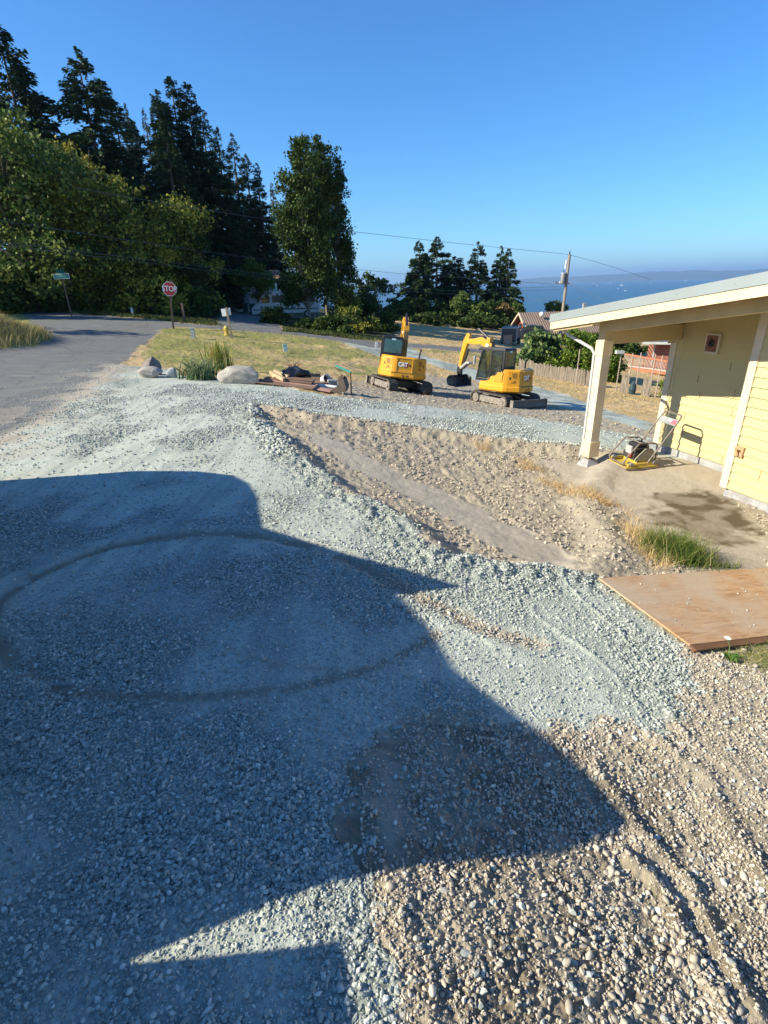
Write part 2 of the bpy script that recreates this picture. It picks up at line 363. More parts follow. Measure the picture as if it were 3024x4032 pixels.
# small relief
z1 = gz.ravel()
amp = np.where(Wt['dirt'] > .5, 1.0, 0.0)*(1-smooth)
lump = (fbm(fx*9, fy*9, 21, 4)-.5)*0.075*np.clip((fr-2)/7, .22, 1.2)*amp+(fbm(fx*28, fy*28, 22, 2)-.5)*0.03*amp
lump += amp*(fr < 3.4)*sstep(fbm(fx*34, fy*34, 95, 2), .48, .72)*0.005*sstep(fbm(fx*3, fy*3, 96, 2), .3, .6)
gb = Wt['gravel']*(0.15+0.85*coarse)
lump += gb*((fbm(fx*22, fy*22, 25, 2)-.5)*0.024+(fbm(fx*5, fy*5, 26, 2)-.5)*0.03) + berm*Wt['gravel']*(fbm(fx*12, fy*12, 27, 3)-.5)*0.13
gr = np.clip(Wt['green']+Wt['dry']+Wt['forest'], 0, 1)
lump += gr*((fbm(fx*1.2, fy*1.2, 28, 3)-.5)*0.16+(fbm(fx*7, fy*7, 29, 2)-.5)*0.06)*(fr > 12)
lump += Wt['dirt']*smooth*(fr < 13)*((fbm(fx*16, fy*16, 97, 3)-.5)*.014+(fbm(fx*3, fy*3, 98, 2)-.5)*.03)
lump += (Wt['dirt']*(1-smooth)*(fr < 2.8)*sstep(vnoise(fx*60, fy*60, 88), .4, .8)*0.006)
lump *= (fr < 150)
z1 = z1+lump
def GH(x, y):
    """final ground height at single points (smooth part)"""
    return float(Hd(np.array([float(x)]), np.array([float(y)]))[0])
def G3(px, py, dz=0.0):
    p = hit(px, py); return Vector((p[0], p[1], GH(p[0], p[1])+dz))
def GD(px, D, dz=0.0, py=1250):
    r = ray(px, py); k = D/math.hypot(r[0], r[1]); x, y = r[0]*k, r[1]*k
    return Vector((x, y, GH(x, y)+dz))
GV = np.c_[fx, fy, z1].astype(np.float32)
nr, nc = gx.shape
ii, jj = np.meshgrid(np.arange(nr-1), np.arange(nc-1), indexing='ij'); a = (ii*nc+jj).ravel()
GF = np.c_[a, a+1, a+nc+1, a+nc]
ws = np.stack([Wt[k] for k in ZN], 1); wf = ws[GF].mean(1); own = wf.argmax(1)
# ---- ground shader
def ground_mat():
    m, t, b = nmat('ground_surface')
    ob = coords(t, 'Object')
    def attr(n):
        a = t.nodes.new('ShaderNodeAttribute'); a.attribute_name = n; s = t.nodes.new('ShaderNodeSeparateColor'); t.links.new(a.outputs['Color'], s.inputs[0])
        return s.outputs[0], s.outputs[1], s.outputs[2], a.outputs['Alpha']
    f_green, f_forest, f_dirt, f_asph = attr('zone_a'); f_grav, f_wet_shade, f_smooth, f_coarse = attr('zone_b')
    big = noise(t, 0.25, 4, ob); mid = noise(t, 1.6, 5, ob, 0.65); fine = noise(t, 14, 4, ob, 0.7); vf = noise(t, 70, 3, ob, 0.7)
    dry = mixc(t, mid, (0.40,0.28,0.13), (0.66,0.49,0.27)); dry = mixc(t, ramp(t, fine, [(.35,(0,0,0)),(.65,(1,1,1))]), dry, (0.42,0.29,0.13))
    dry = mixc(t, ramp(t, noise(t, .7, 5, ob, .7), [(.5,(0,0,0)),(.68,(.7,.7,.7))]), dry, (0.52,0.37,0.235)); dry = mixc(t, ramp(t, big, [(.45,(0,0,0)),(.62,(.6,.6,.6))]), dry, (0.36,0.27,0.11))
    green = mixc(t, mid, (0.12,0.145,0.03), (0.27,0.255,0.075)); green = mixc(t, ramp(t, fine, [(.42,(0,0,0)),(.75,(.9,.9,.9))]), green, (0.40,0.33,0.15))
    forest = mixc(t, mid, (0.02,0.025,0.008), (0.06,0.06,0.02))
    dirt = mixc(t, mid, (0.265,0.225,0.165), (0.42,0.365,0.27)); dirt = mixc(t, ramp(t, vf, [(.4,(0,0,0)),(.7,(1,1,1))]), dirt, (0.36,0.30,0.225))
    dsm = mixc(t, fine, (0.35,0.30,0.235), (0.45,0.39,0.31)); dirt = mixc(t, f_smooth, dirt, dsm)
    asp = mixc(t, mid, (0.125,0.125,0.122), (0.18,0.18,0.176)); asp = mixc(t, ramp(t, vf, [(.3,(0,0,0)),(.8,(1,1,1))]), asp, (0.16,0.158,0.15))
    st = noise(t, 3.0, 4, coords(t, 'Object', (0.25, 1.3, 1)), 0.6); cr = t.nodes.new('ShaderNodeTexVoronoi'); cr.feature = 'DISTANCE_TO_EDGE'; cr.inputs['Scale'].default_value = .45; dsn = t.nodes.new('ShaderNodeVectorMath'); nz = t.nodes.new('ShaderNodeTexNoise'); nz.inputs['Scale'].default_value = 1.2; t.links.new(ob, nz.inputs[0]); t.links.new(ob, dsn.inputs[0]); t.links.new(nz.outputs['Color'], dsn.inputs[1]); t.links.new(dsn.outputs[0], cr.inputs['Vector'])
    asp = mixc(t, ramp(t, cr.outputs['Distance'], [(0.0,(.8,.8,.8)),(.018,(0,0,0))]), asp, (0.07,0.07,0.07))
    sp_ = noise(t, 5, 4, coords(t, 'Object', (.5, 2.2, 1)), .8); asp = mixc(t, ramp(t, sp_, [(.68,(0,0,0)),(.74,(.7,.7,.7))]), asp, (0.33,0.31,0.27))
    asp = mixc(t, ramp(t, st, [(.5,(0,0,0)),(.68,(.35,.35,.35))]), asp, (0.27,0.26,0.235))
    # crushed stone: cells with their own tint
    vo = t.nodes.new('ShaderNodeTexVoronoi'); vo.inputs['Scale'].default_value = 42; t.links.new(ob, vo.inputs['Vector'])
    sep = t.nodes.new('ShaderNodeSeparateColor'); t.links.new(vo.outputs['Color'], sep.inputs[0])
    stone = ramp(t, sep.outputs[0], [(0,(0.18,0.20,0.188)),(.4,(0.31,0.34,0.29)),(.75,(0.43,0.46,0.395)),(1,(0.60,0.62,0.56))])
    gap = ramp(t, vo.outputs['Distance'], [(0.35,(1,1,1)),(0.75,(.35,.35,.35))]); stone = mixc(t, 1.0, stone, gap, 'MULTIPLY')
    rt = t.nodes.new('ShaderNodeMapping'); rt.inputs['Rotation'].default_value = (0, 0, math.radians(-38)); rt.inputs['Scale'].default_value = (2.6, .28, 1); t.links.new(ob, rt.inputs[0]); strk = noise(t, 1.6, 5, rt.outputs[0], .6)
    dust = mixc(t, fine, (0.42,0.445,0.375), (0.52,0.545,0.465)); dust = mixc(t, ramp(t, sep.outputs[1], [(.72,(0,0,0)),(.8,(.7,.7,.7))]), dust, (0.30,0.33,0.32))
    grav = mixc(t, f_coarse, dust, stone); grav = mixc(t, ramp(t, strk, [(.46,(0,0,0)),(.66,(.8,.8,.8))]), grav, (0.27,0.30,0.27))
    grav = mixc(t, ramp(t, mid, [(.5,(0,0,0)),(.8,(.5,.5,.5))]), grav, (0.47,0.475,0.42))
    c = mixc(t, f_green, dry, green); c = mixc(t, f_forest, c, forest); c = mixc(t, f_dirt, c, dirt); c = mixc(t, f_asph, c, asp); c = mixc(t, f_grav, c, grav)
    c = mixc(t, f_wet_shade, c, (0.105,0.078,0.045))  # damp stain, track tint and painted soil shade share this mask
    t.links.new(c, b.inputs['Base Color']); b.inputs['Roughness'].default_value = 0.92; b.inputs['Specular IOR Level'].default_value = 0.2
    h = t.nodes.new('ShaderNodeMath'); h.operation = 'MULTIPLY'; t.links.new(vo.outputs['Distance'], h.inputs[0]); t.links.new(f_coarse, h.inputs[1])
    h2 = t.nodes.new('ShaderNodeMath'); h2.operation = 'SUBTRACT'; t.links.new(fine, h2.inputs[0]); t.links.new(h.outputs[0], h2.inputs[1])
    h3 = t.nodes.new('ShaderNodeMath'); h3.operation = 'ADD'; t.links.new(h2.outputs[0], h3.inputs[0]); t.links.new(vf, h3.inputs[1])
    bump(t, b, h3.outputs[0], 0.55, 0.012)
    return m
GM = ground_mat()
cum = np.cumsum(ws, 1)
fac = ws/np.maximum(cum, 1e-6)
zone_a = np.c_[fac[:,1], fac[:,2], fac[:,3], fac[:,4]].astype(np.float32)
wet_shade_m = wet_shade*(Wt['dirt'] > .4)
zone_b = np.c_[fac[:,5], wet_shade_m, smooth, coarse].astype(np.float32)
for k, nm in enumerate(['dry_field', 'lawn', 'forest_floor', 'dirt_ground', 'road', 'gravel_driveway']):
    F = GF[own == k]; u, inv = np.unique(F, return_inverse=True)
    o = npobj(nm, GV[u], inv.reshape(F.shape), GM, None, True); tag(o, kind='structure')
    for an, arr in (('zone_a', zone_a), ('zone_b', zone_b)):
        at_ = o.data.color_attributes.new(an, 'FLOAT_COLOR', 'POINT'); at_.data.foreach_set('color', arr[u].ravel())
# ---- sea, far shore
SEA = -62.0
def seamat():
    m, t, b = nmat('sea_water'); co = coords(t, 'Object')
    c = mixc(t, noise(t, 0.004, 3, co), (0.012,0.055,0.10), (0.02,0.075,0.125)); t.links.new(c, b.inputs['Base Color'])
    b.inputs['Roughness'].default_value = 0.35; b.inputs['Specular IOR Level'].default_value = 0.35
    bump(t, b, noise(t, 0.35, 3, co), 0.5, 0.5); return m
sv = []; R_ = [200, 800, 2500, 7000, 15000, 30000]; A_ = np.radians(np.linspace(-75, 75, 41))
for r in R_:
    for a_ in A_: sv.append((r*math.sin(a_), r*math.cos(a_), SEA))
sf = [(i*41+j, i*41+j+1, (i+1)*41+j+1, (i+1)*41+j) for i in range(5) for j in range(40)]
tag(npobj('sea_water', sv, sf, seamat()), kind='structure')
hv = []; hf = []; HA = np.radians(np.linspace(-20, 62, 240)); nh = len(HA)
for q, (r, k) in enumerate(((15500, 0), (16300, .62), (17500, 1), (20000, .8), (24000, 0))):
    for a_ in HA:
        base = 60+150*sstep(np.array(math.degrees(a_)), 2, 32)
        n_ = float(fbm(np.array(math.degrees(a_)*0.45), np.array(q*0.6), 5, 4))
        hv.append((r*math.sin(a_), r*math.cos(a_), SEA-5+k*(float(base)*(0.65+0.7*n_)+20)))
hf = [(i*nh+j, i*nh+j+1, (i+1)*nh+j+1, (i+1)*nh+j) for i in range(4) for j in range(nh-1)]
tag(npobj('far_hills', hv, hf, mat('far_forest', (0.04,0.06,0.035), 0.9, 0.3, 0.002), None, True), kind='structure')
# ---- haze
hz = MB().box(-26000, 30000, -1500, 32000, SEA-30, 420).build('haze', flat('hz', (1,1,1)))
m = bpy.data.materials.new('haze_air'); m.use_nodes = True; t = m.node_tree; t.nodes.clear()
o_ = t.nodes.new('ShaderNodeOutputMaterial'); pv = t.nodes.new('ShaderNodeVolumePrincipled')
pv.inputs['Color'].default_value = (0.42,0.66,1.0,1); pv.inputs['Density'].default_value = 0.00008; pv.inputs['Anisotropy'].default_value = 0.2
t.links.new(pv.outputs[0], o_.inputs['Volume']); hz.data.materials.clear(); hz.data.materials.append(m); tag(hz, kind='stuff')
# ================================================================ ground detail: stones, clods, grass
gzz = z1.reshape(gx.shape)
def GZ(x, y):
    x = np.asarray(x, float); y = np.asarray(y, float)
    ti = np.interp(np.arctan2(x, y), TH, np.arange(len(TH))); ri = np.interp(np.hypot(x, y), RR, np.arange(len(RR)))
    t0 = np.minimum(ti.astype(int), len(TH)-2); r0 = np.minimum(ri.astype(int), len(RR)-2); ft = ti-t0; f_ = ri-r0
    return (gzz[r0,t0]*(1-ft)+gzz[r0,t0+1]*ft)*(1-f_)+(gzz[r0+1,t0]*(1-ft)+gzz[r0+1,t0+1]*ft)*f_
def GAT(arr, x, y):
    A = arr.reshape(gx.shape); ti = np.rint(np.interp(np.arctan2(x, y), TH, np.arange(len(TH)))).astype(int); ri = np.rint(np.interp(np.hypot(x, y), RR, np.arange(len(RR)))).astype(int)
    return A[ri, ti]
def GH(x, y): return float(GZ(np.array([x]), np.array([y]))[0])
def ico(sub=0):
    bm = bmesh.new(); bmesh.ops.create_icosphere(bm, subdivisions=sub+1, radius=1.0)
    v = np.array([p.co[:] for p in bm.verts]); f = np.array([[q.index for q in p.verts] for p in bm.faces]); bm.free(); return v, f
def rotm(n, flatten=0.5):
    a = rng.uniform(0, 2*np.pi, n); b = rng.normal(0, flatten, n); c = rng.normal(0, flatten, n)
    ca, sa, cb, sb, cc, sc_ = np.cos(a), np.sin(a), np.cos(b), np.sin(b), np.cos(c), np.sin(c)
    Z = np.zeros(n); O = np.ones(n)
    Rz = np.stack([ca,-sa,Z,sa,ca,Z,Z,Z,O],1).reshape(n,3,3); Rx = np.stack([O,Z,Z,Z,cb,-sb,Z,sb,cb],1).reshape(n,3,3); Ry = np.stack([cc,Z,sc_,Z,O,Z,-sc_,Z,cc],1).reshape(n,3,3)
    return Rx @ Ry @ Rz
def stones(name, x, y, size, m, sub=0, jit=0.22, sq=(0.55,1.0), sink=0.25, smooth=False, elong=0.35):
    n = len(x); v0, f0 = ico(sub); k = len(v0)
    sc = np.stack([1+rng.uniform(0, elong, n)*1.6, 1-rng.uniform(0, elong, n)*.6, rng.uniform(sq[0], sq[1], n)], 1)*(size/2)[:,None]
    V = v0[None]*(1+rng.normal(0, jit, (n, k, 1)))*sc[:,None,:]
    V = np.einsum('nij,nkj->nki', rotm(n), V)
    z = GZ(x, y)+sc[:,2]*(1-2*sink)
    V = V+np.stack([x, y, z], 1)[:,None,:]
    F = (f0[None]+(np.arange(n)*k)[:,None,None]).reshape(-1, 3)
    return npobj(name, V.reshape(-1, 3), F, m, None, smooth)
def stonemat(name, stops, rough=0.85):
    m, t, b = nmat(name); g = t.nodes.new('ShaderNodeNewGeometry'); c = ramp(t, g.outputs['Random Per Island'], stops)
    c = mixc(t, ramp(t, noise(t, 60, 3, coords(t, 'Object')), [(.35,(0,0,0)),(.75,(.5,.5,.5))]), c, (0.5,0.5,0.46), 'MIX')
    t.links.new(c, b.inputs['Base Color']); b.inputs['Roughness'].default_value = rough; b.inputs['Specular IOR Level'].default_value = 0.25; return m
M_CR = stonemat('crushed_stone', [(0,(0.20,0.225,0.20)),(.35,(0.325,0.35,0.31)),(.7,(0.44,0.465,0.41)),(.93,(0.54,0.565,0.50)),(1,(0.74,0.74,0.68))])
M_PB = stonemat('river_pebble', [(0,(0.28,0.23,0.165)),(.4,(0.42,0.35,0.26)),(.8,(0.52,0.44,0.33)),(.95,(0.60,0.54,0.45)),(1,(0.66,0.65,0.60))])
M_CL = stonemat('earth_clod', [(0,(0.27,0.215,0.15)),(.5,(0.38,0.31,0.225)),(1,(0.48,0.40,0.30))], 0.95)
def scat(n, r0, r1, t0=-41, t1=41, pw=0.5):
    r = np.sqrt(rng.uniform(r0*r0, r1*r1, n)); a = np.radians(rng.uniform(t0, t1, n)); return r*np.sin(a), r*np.cos(a)
def sel(x, y, p):
    k = rng.random(len(x)) < p; return x[k], y[k]
wg, wd = Wt['gravel'], Wt['dirt']
parts = []
for (n, r0, r1, s0, s1) in ((34000, 0.75, 3.0, .008, .026), (34000, 3.0, 5.5, .012, .028), (16000, 5.5, 9.0, .018, .032)):
    x, y = scat(n, r0, r1, *((-62, 42) if r0 < 1 else (-43, 42))); p = GAT(wg, x, y)*(0.22+0.78*GAT(coarse, x, y)); x, y = sel(x, y, p)
    parts.append((x, y, rng.uniform(0, 1, len(x))**2.4*(s1-s0)+s0))
x, y = scat(40000, 9, 17, -14, 32); p = GAT(wg, x, y)*sstep(GAT(berm, x, y), .35, .8); x, y = sel(x, y, p); parts.append((x, y, rng.uniform(.03, .075, len(x))))
x, y = scat(95000, .75, 4.6, -62, 42); x, y = sel(x, y, GAT(wg, x, y)*.75); parts.append((x, y, rng.uniform(.005, .011, len(x))))
x, y = scat(40000, 7, 22, -40, 5); x, y = sel(x, y, GAT(np.exp(-(db/1.1)**2)*(fr < 30), x, y)*.30); parts.append((x, y, rng.uniform(.015, .035, len(x))))
x, y = scat(40000, 9, 17, -38, 30); x, y = sel(x, y, GAT(wg, x, y)*(.1+.6*GAT(coarse, x, y))); parts.append((x, y, rng.uniform(.02, .042, len(x))))
X, Y, Sz = (np.concatenate(q) for q in zip(*parts))
tag(stones('crushed_gravel', X, Y, Sz, M_CR, 0), kind='stuff')
# rounded pebbles and grit in the dug earth at the lower right
x, y = scat(15000, 0.8, 4.6, -5, 62); cl = fbm(x*3.2, y*3.2, 71, 3)
PB1 = PX([(1900,2860),(2080,3030),(2250,3200),(2400,3400),(2560,3600),(2700,3800),(2860,4032)]); PB2 = PX([(2450,2900),(2640,3060),(2800,3300),(3024,3600)]); PB3 = PX([(2250,3560),(2420,3800),(2520,4032)])
bd_ = np.maximum(np.exp(-(seg_dist(x, y, PB1)/.10)**2), np.maximum(np.exp(-(seg_dist(x, y, PB2)/.09)**2)*.7, np.exp(-(seg_dist(x, y, PB3)/.10)**2)*.7))
p = GAT(wd, x, y)*(0.035+0.9*bd_*sstep(cl, .34, .58)+.12*sstep(cl, .55, .7))*(1-.8*GAT(smooth, x, y)); p = p*np.where(y < 2.2, 1, .8); x, y = sel(x, y, p)
tag(stones('river_pebbles', x, y, rng.uniform(0, 1, len(x))**2.0*.026+.011, M_PB, 1, 0.03, (.5,.9), .22, True, .45), kind='stuff')
x, y = scat(150000, 0.8, 4.5, -5, 62); x, y = sel(x, y, GAT(wd, x, y)*(.35+.65*sstep(fbm(x*5, y*5, 72, 3), .42, .58))*(1-.75*GAT(smooth, x, y)))
tag(stones('loose_grit', x, y, rng.uniform(0, 1, len(x))**3.5*.015+.004, M_PB, 0, .28, (.7, 1.2), .15), kind='stuff')
x, y = scat(900, 0.9, 4.6, -20, 50); x, y = sel(x, y, GAT(wd, x, y)); tag(stones('stray_gravel', x, y, rng.uniform(.012, .036, len(x)), M_CR, 0), kind='stuff')
x, y = scat(75000, 4.4, 14, -12, 40); x, y = sel(x, y, .5*GAT(wd, x, y)*(.15+.85*sstep(fbm(x*1.6, y*1.6, 73, 3), .42, .62))*(1-GAT(smooth, x, y))*(1-GAT(wet_shade, x, y)))
tag(stones('earth_clods', x, y, rng.uniform(0, 1, len(x))**4*.045+.010, M_CL, 0, .25), kind='stuff')
x, y = scat(9000, 14, 27, -12, 34); x, y = sel(x, y, GAT(wd, x, y)*(1-GAT(smooth, x, y))*.22)
tag(stones('field_clods', x, y, rng.uniform(0, 1, len(x))**3*.06+.025, M_CL, 0, .25), kind='stuff')
# ---- grass blades
def blades(name, x, y, h, w, m, lean=0.5, z=None, parent=None, bias=(0,0), seg=3, droop=0.0):
    n = len(x); z = GZ(x, y) if z is None else z
    a = rng.uniform(0, 2*np.pi, n); dx = np.cos(a)*lean*rng.uniform(.2, 1, n)+bias[0]; dy = np.sin(a)*lean*rng.uniform(.2, 1, n)+bias[1]
    fa = rng.uniform(0, np.pi, n); wx_, wy_ = np.cos(fa)*w/2, np.sin(fa)*w/2
    V = np.zeros((n, (seg+1)*2, 3))
    for i in range(seg+1):
        t = i/seg; k = (1-t*.92)
        cx = x+dx*h*t**1.7; cy = y+dy*h*t**1.7; cz = z+h*t*(1-.35*lean*t)-droop*h*t**3-0.01
        V[:,2*i] = np.stack([cx-wx_*k, cy-wy_*k, cz], 1); V[:,2*i+1] = np.stack([cx+wx_*k, cy+wy_*k, cz], 1)
    f0 = np.array([[2*i, 2*i+1, 2*i+3, 2*i+2] for i in range(seg)])
    F = (f0[None]+(np.arange(n)*(seg+1)*2)[:,None,None]).reshape(-1, 4)
    return npobj(name, V.reshape(-1, 3), F, m, parent)
L_GREEN = leafmat('grass_green', [(0,(0.05,0.09,0.015)),(.6,(0.11,0.17,0.03)),(.85,(0.20,0.24,0.06)),(1,(0.45,0.38,0.16))])
L_DRY = leafmat('grass_dry', [(0,(0.42,0.28,0.12)),(.6,(0.64,0.46,0.23)),(1,(0.76,0.60,0.34))])
L_MIX = leafmat('grass_mixed', [(0,(0.13,0.17,0.035)),(.45,(0.27,0.30,0.08)),(.7,(0.50,0.43,0.20)),(1,(0.62,0.52,0.28))], ((0.13,0.17,0.035), 0.5))
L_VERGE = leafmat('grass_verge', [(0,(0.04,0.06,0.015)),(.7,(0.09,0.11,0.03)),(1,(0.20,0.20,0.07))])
def along(P, n, sig):
    P = np.asarray(P); k = rng.integers(0, len(P)-1, n); t = rng.random(n)[:,None]
    q = P[k]*(1-t)+P[k+1]*t+rng.normal(0, sig, (n, 2)); return q[:,0], q[:,1]
GL = PX([(1880,1735),(1990,1790),(2100,1830),(2180,1890),(2300,1950),(2400,2005),(2480,2060),(2540,2150),(2590,2230)])
x, y = along(GL, 5200, .12); k = fbm(x*2, y*2, 15) > .40; x, y = x[k], y[k]
tag(blades('dry_grass_strip', x, y, rng.uniform(.05, .28, len(x)), .006, L_DRY, 1.3), kind='stuff')
# green tuft beside the plywood
c = G3(2640, 2180); n = 2200; r = rng.normal(0, .18, (n, 2)); k = rng.random(n)
X = c.x-.06+r[:,0]*.85+k*.12; Y = c.y+r[:,1]*.9+.05-k*.22
o = blades('grass_tuft', X, Y, rng.uniform(.2, .46, n), .008, L_GREEN, .75); tag(o, 'dense green grass tuft with seed heads between the plywood and the bare earth', 'grass tuft')
n = 70; q = blades('seed_stems', c.x+rng.normal(0, .2, n), c.y+rng.normal(0, .2, n), rng.uniform(.3, .52, n), .005, L_DRY, .45, parent=o)
c2 = G3(2850, 2235); n = 220; tag(blades('grass_tuft', c2.x-.1+rng.normal(0, .15, n), c2.y+rng.normal(0, .05, n), rng.uniform(.06, .2, n), .007, L_GREEN, .9), 'thin low green grass along the far edge of the plywood near the house', 'grass tuft')
c = G3(2990, 2590); n = 1500; tag(blades('dry_grass_patch', c.x+.05+rng.normal(0, .17, n), c.y-.0+rng.normal(0, .12, n), rng.uniform(.03, .12, n), .005, L_MIX, 1.6), kind='stuff')
# tall dry grass on the bank at the left edge
n = 16000; X = MOUND[0]+rng.normal(0, 1.35, n); Y = MOUND[1]+rng.normal(0, 1.7, n); k = GAT(Wt['asphalt'], X, Y) < .4; X, Y = X[k], Y[k]
tag(blades('tall_dry_grass', X, Y, rng.uniform(.25, .75, len(X)), .022, leafmat('grass_bank', [(0,(0.12,0.14,0.03)),(.35,(0.34,0.28,0.10)),(1,(0.58,0.46,0.22))]), .7), kind='stuff')
# lawn
x, y = scat(60000, 17, 42, -36, 20); w_ = GAT(Wt['green']+Wt['dry']*.6, x, y)*(GAT(Wt['asphalt'], x, y) < .3)*(GAT(Wt['gravel'], x, y) < .3)*(GAT(Wt['dirt'], x, y) < .4)
x, y = sel(x, y, w_*.7); tag(blades('lawn_grass', x, y, rng.uniform(.03, .10, len(x)), .03, L_MIX, 1.0, seg=1), kind='stuff')
x, y = scat(30000, 24, 60, 4, 40); x, y = sel(x, y, GAT(Wt['dry'], x, y)*.8); tag(blades('dry_field_grass', x, y, rng.uniform(.04, .13, len(x)), .05, L_DRY, 1.0, seg=1), kind='stuff')
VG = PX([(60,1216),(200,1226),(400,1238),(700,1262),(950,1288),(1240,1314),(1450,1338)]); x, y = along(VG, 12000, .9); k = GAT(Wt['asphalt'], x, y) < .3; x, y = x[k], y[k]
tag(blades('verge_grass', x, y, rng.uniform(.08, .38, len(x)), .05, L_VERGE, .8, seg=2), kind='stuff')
# strappy garden plants by the boulders
def strappy(px, py, n, h, w, m, label, lean=.55, spread=.18):
    c = G3(px, py); x = c.x+rng.normal(0, spread, n); y = c.y+rng.normal(0, spread, n)
    o = blades('strappy_plant', x, y, rng.uniform(h*.5, h, n), w, m, lean, seg=4); tag(o, label, 'plant', 'strappy plants by the boulders'); return o
strappy(795, 1492, 260, 1.05, .05, leafmat('strap_grey', [(0,(0.06,0.10,0.04)),(.6,(0.13,0.19,0.09)),(1,(0.32,0.35,0.22))]), 'grey-green spiky strap-leaved clump at the gravel edge left of the big boulder', .95, .26)
strappy(865, 1458, 140, 1.35, .055, leafmat('strap_green', [(0,(0.09,0.13,0.02)),(.6,(0.22,0.26,0.04)),(.85,(0.50,0.36,0.10)),(1,(0.6,0.42,0.16))]), 'upright yellow-green strap-leaved plant with rusty leaves behind the spiky clump', .35, .22)
strappy(735, 1478, 70, .45, .04, L_DRY, 'low dry grassy plant between the white stone and the spiky clump', .9, .10)
# broad-leaved weed at the plywood corner
c = G3(2870, 2592); mb = MB()
for i in range(16):
    a_ = i*2.4; L = random.uniform(.05, .10); d = Vector((math.cos(a_), math.sin(a_), .35)); sd_ = Vector((-math.sin(a_), math.cos(a_), 0))*L*.32
    p0 = Vector((0,0,.01)); p1 = d*L*.55+Vector((0,0,.02)); p2 = d*L*1.1+Vector((0,0,-.01))
    mb.add([p0, p1-sd_, p2, p1+sd_], [(0,1,2,3)])
w_ = thing('weed', 'small broad-leaved green weed with a white flower at the plywood corner', 'weed', c)
mb.build('leaves', leafmat('weed_leaf', [(0,(0.05,0.11,0.02)),(1,(0.12,0.22,0.04))]), w_)
mb = MB().tube([(0,0,0), (.0,.03,.10), (-.02,.05,.16)], .003, 5); mb.build('stem', flat('stem_green', (0.12,0.2,0.05)), w_)
mb = MB()
for i in range(9):
    a_ = i*.7; d = Vector((math.cos(a_), math.sin(a_), .2))*.03; s_ = Vector((-math.sin(a_), math.cos(a_), 0))*.008; p = Vector((-.02,.05,.16)); mb.add([p, p+d*.6-s_, p+d, p+d*.6+s_], [(0,1,2,3)])
mb.build('flower', flat('petal_white', (0.85,0.84,0.8)), w_)
# ================================================================ house, built in its own frame: X to the right, Y away, Z up
HA_ = math.radians(18)
def hw(x, y, z=0): return Vector((x*math.cos(HA_)-y*math.sin(HA_), x*math.sin(HA_)+y*math.cos(HA_), z))
M_YEL = mat('siding_yellow', (0.55,0.465,0.23), 0.55, 0.06, 1.5, dirt=(0.49,0.41,0.21), bmp=.12, bscale=60, stretch=(1,.08,1))
M_TRIM = mat('trim_cream', (0.62,0.535,0.40), 0.6, 0.09, 4, dirt=(0.50,0.42,0.30), bmp=.15, bscale=50)
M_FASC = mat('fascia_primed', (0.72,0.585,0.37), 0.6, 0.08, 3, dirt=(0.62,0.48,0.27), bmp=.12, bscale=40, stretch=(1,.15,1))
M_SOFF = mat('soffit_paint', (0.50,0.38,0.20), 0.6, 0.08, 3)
M_METAL = mat('roof_metal', (0.36,0.40,0.40), 0.38, 0.05, 1.5, metal=0.35)
M_CONC = mat('concrete', (0.34,0.34,0.35), 0.85, 0.15, 8, dirt=(0.24,0.21,0.18), bmp=.4, bscale=50)
M_WHITE = mat('white_metal', (0.52,0.52,0.50), 0.4, 0.04, 3)
M_BRNBOX = mat('rusty_brown', (0.22,0.085,0.05), 0.55, 0.2, 20)
M_DARK = mat('dark_rubber', (0.02,0.02,0.022), 0.7, 0.2, 10)
house = thing('house', 'pale yellow lap-sided house with a porch and grey metal roof at the right edge', 'house', (0,0,-3.4), HA_)
ZB = -3.4  # local z = world z + 3.4
def zt(y): return -0.61+0.151*(9.5-y)
def lap(mb, axis, plane, a, b, z0, ztop, step=0.152, sgn=-1):
    """lap boards on the plane; ztop(t) gives the top"""
    z = z0; n = 24
    while z < 4.2:
        # cut each board to the sloping top
        pts = [a+(b-a)*k/n for k in range(n+1)]
        for k in range(n):
            t0, t1 = pts[k], pts[k+1]; zz0 = min(z+step, ztop(t0)); zz1 = min(z+step, ztop(t1))
            if zz0 <= z+.01 or zz1 <= z+.01: continue
            o0, o1 = .027, .003
            A = lambda t, o, zz: (plane+sgn*o, t, zz) if axis == 0 else (t, plane+sgn*o, zz)
            q = [A(t0, o0, z), A(t1, o0, z), A(t1, o1+(o0-o1)*(1-(zz1-z)/step), zz1), A(t0, o1+(o0-o1)*(1-(zz0-z)/step), zz0), A(t0, .0, z), A(t1, .0, z)]
            mb.add(q, [(0,1,2,3), (4,5,1,0)])
        z += step
top = lambda y: zt(y)-.30-ZB
# wall B
mb = MB(); mb.box(8.0, 13, -1.2, 6.10, 0.13, 3.8)
# slope the block top
mb.v = [(x, y, min(z, top(y)+0.0)) for x, y, z in mb.v]
lap(mb, 0, 8.0, -1.2, 6.03, 0.15, top); wB = mb.build('wall', M_YEL, house)
mb = MB(); mb.box(9.0, 13, 6.102, 8.60, 0.13, 3.8); mb.v = [(x, y, min(z, top(y))) for x, y, z in mb.v]
lap(mb, 0, 9.0, 6.15, 8.54, 0.15, top); wA = mb.build('wall', M_YEL, house); wA['label'] = 'recessed wall shaded by the porch roof'
MB().box(8.015, 12.9, -1.3, 6.09, -.3, .128).box(9.015, 12.9, 6.091, 8.59, -.3, .127).build('foundation', M_CONC, house, bevel=.01)
def trimboard(x0, x1, y0, y1, z0=.14):
    m_ = MB(); m_.box(x0, x1, y0, y1, z0, 3.6); m_.v = [(x, y, min(z, top(y)-.002)) for x, y, z in m_.v]; return m_.build('corner_trim', M_TRIM, house, bevel=.004)
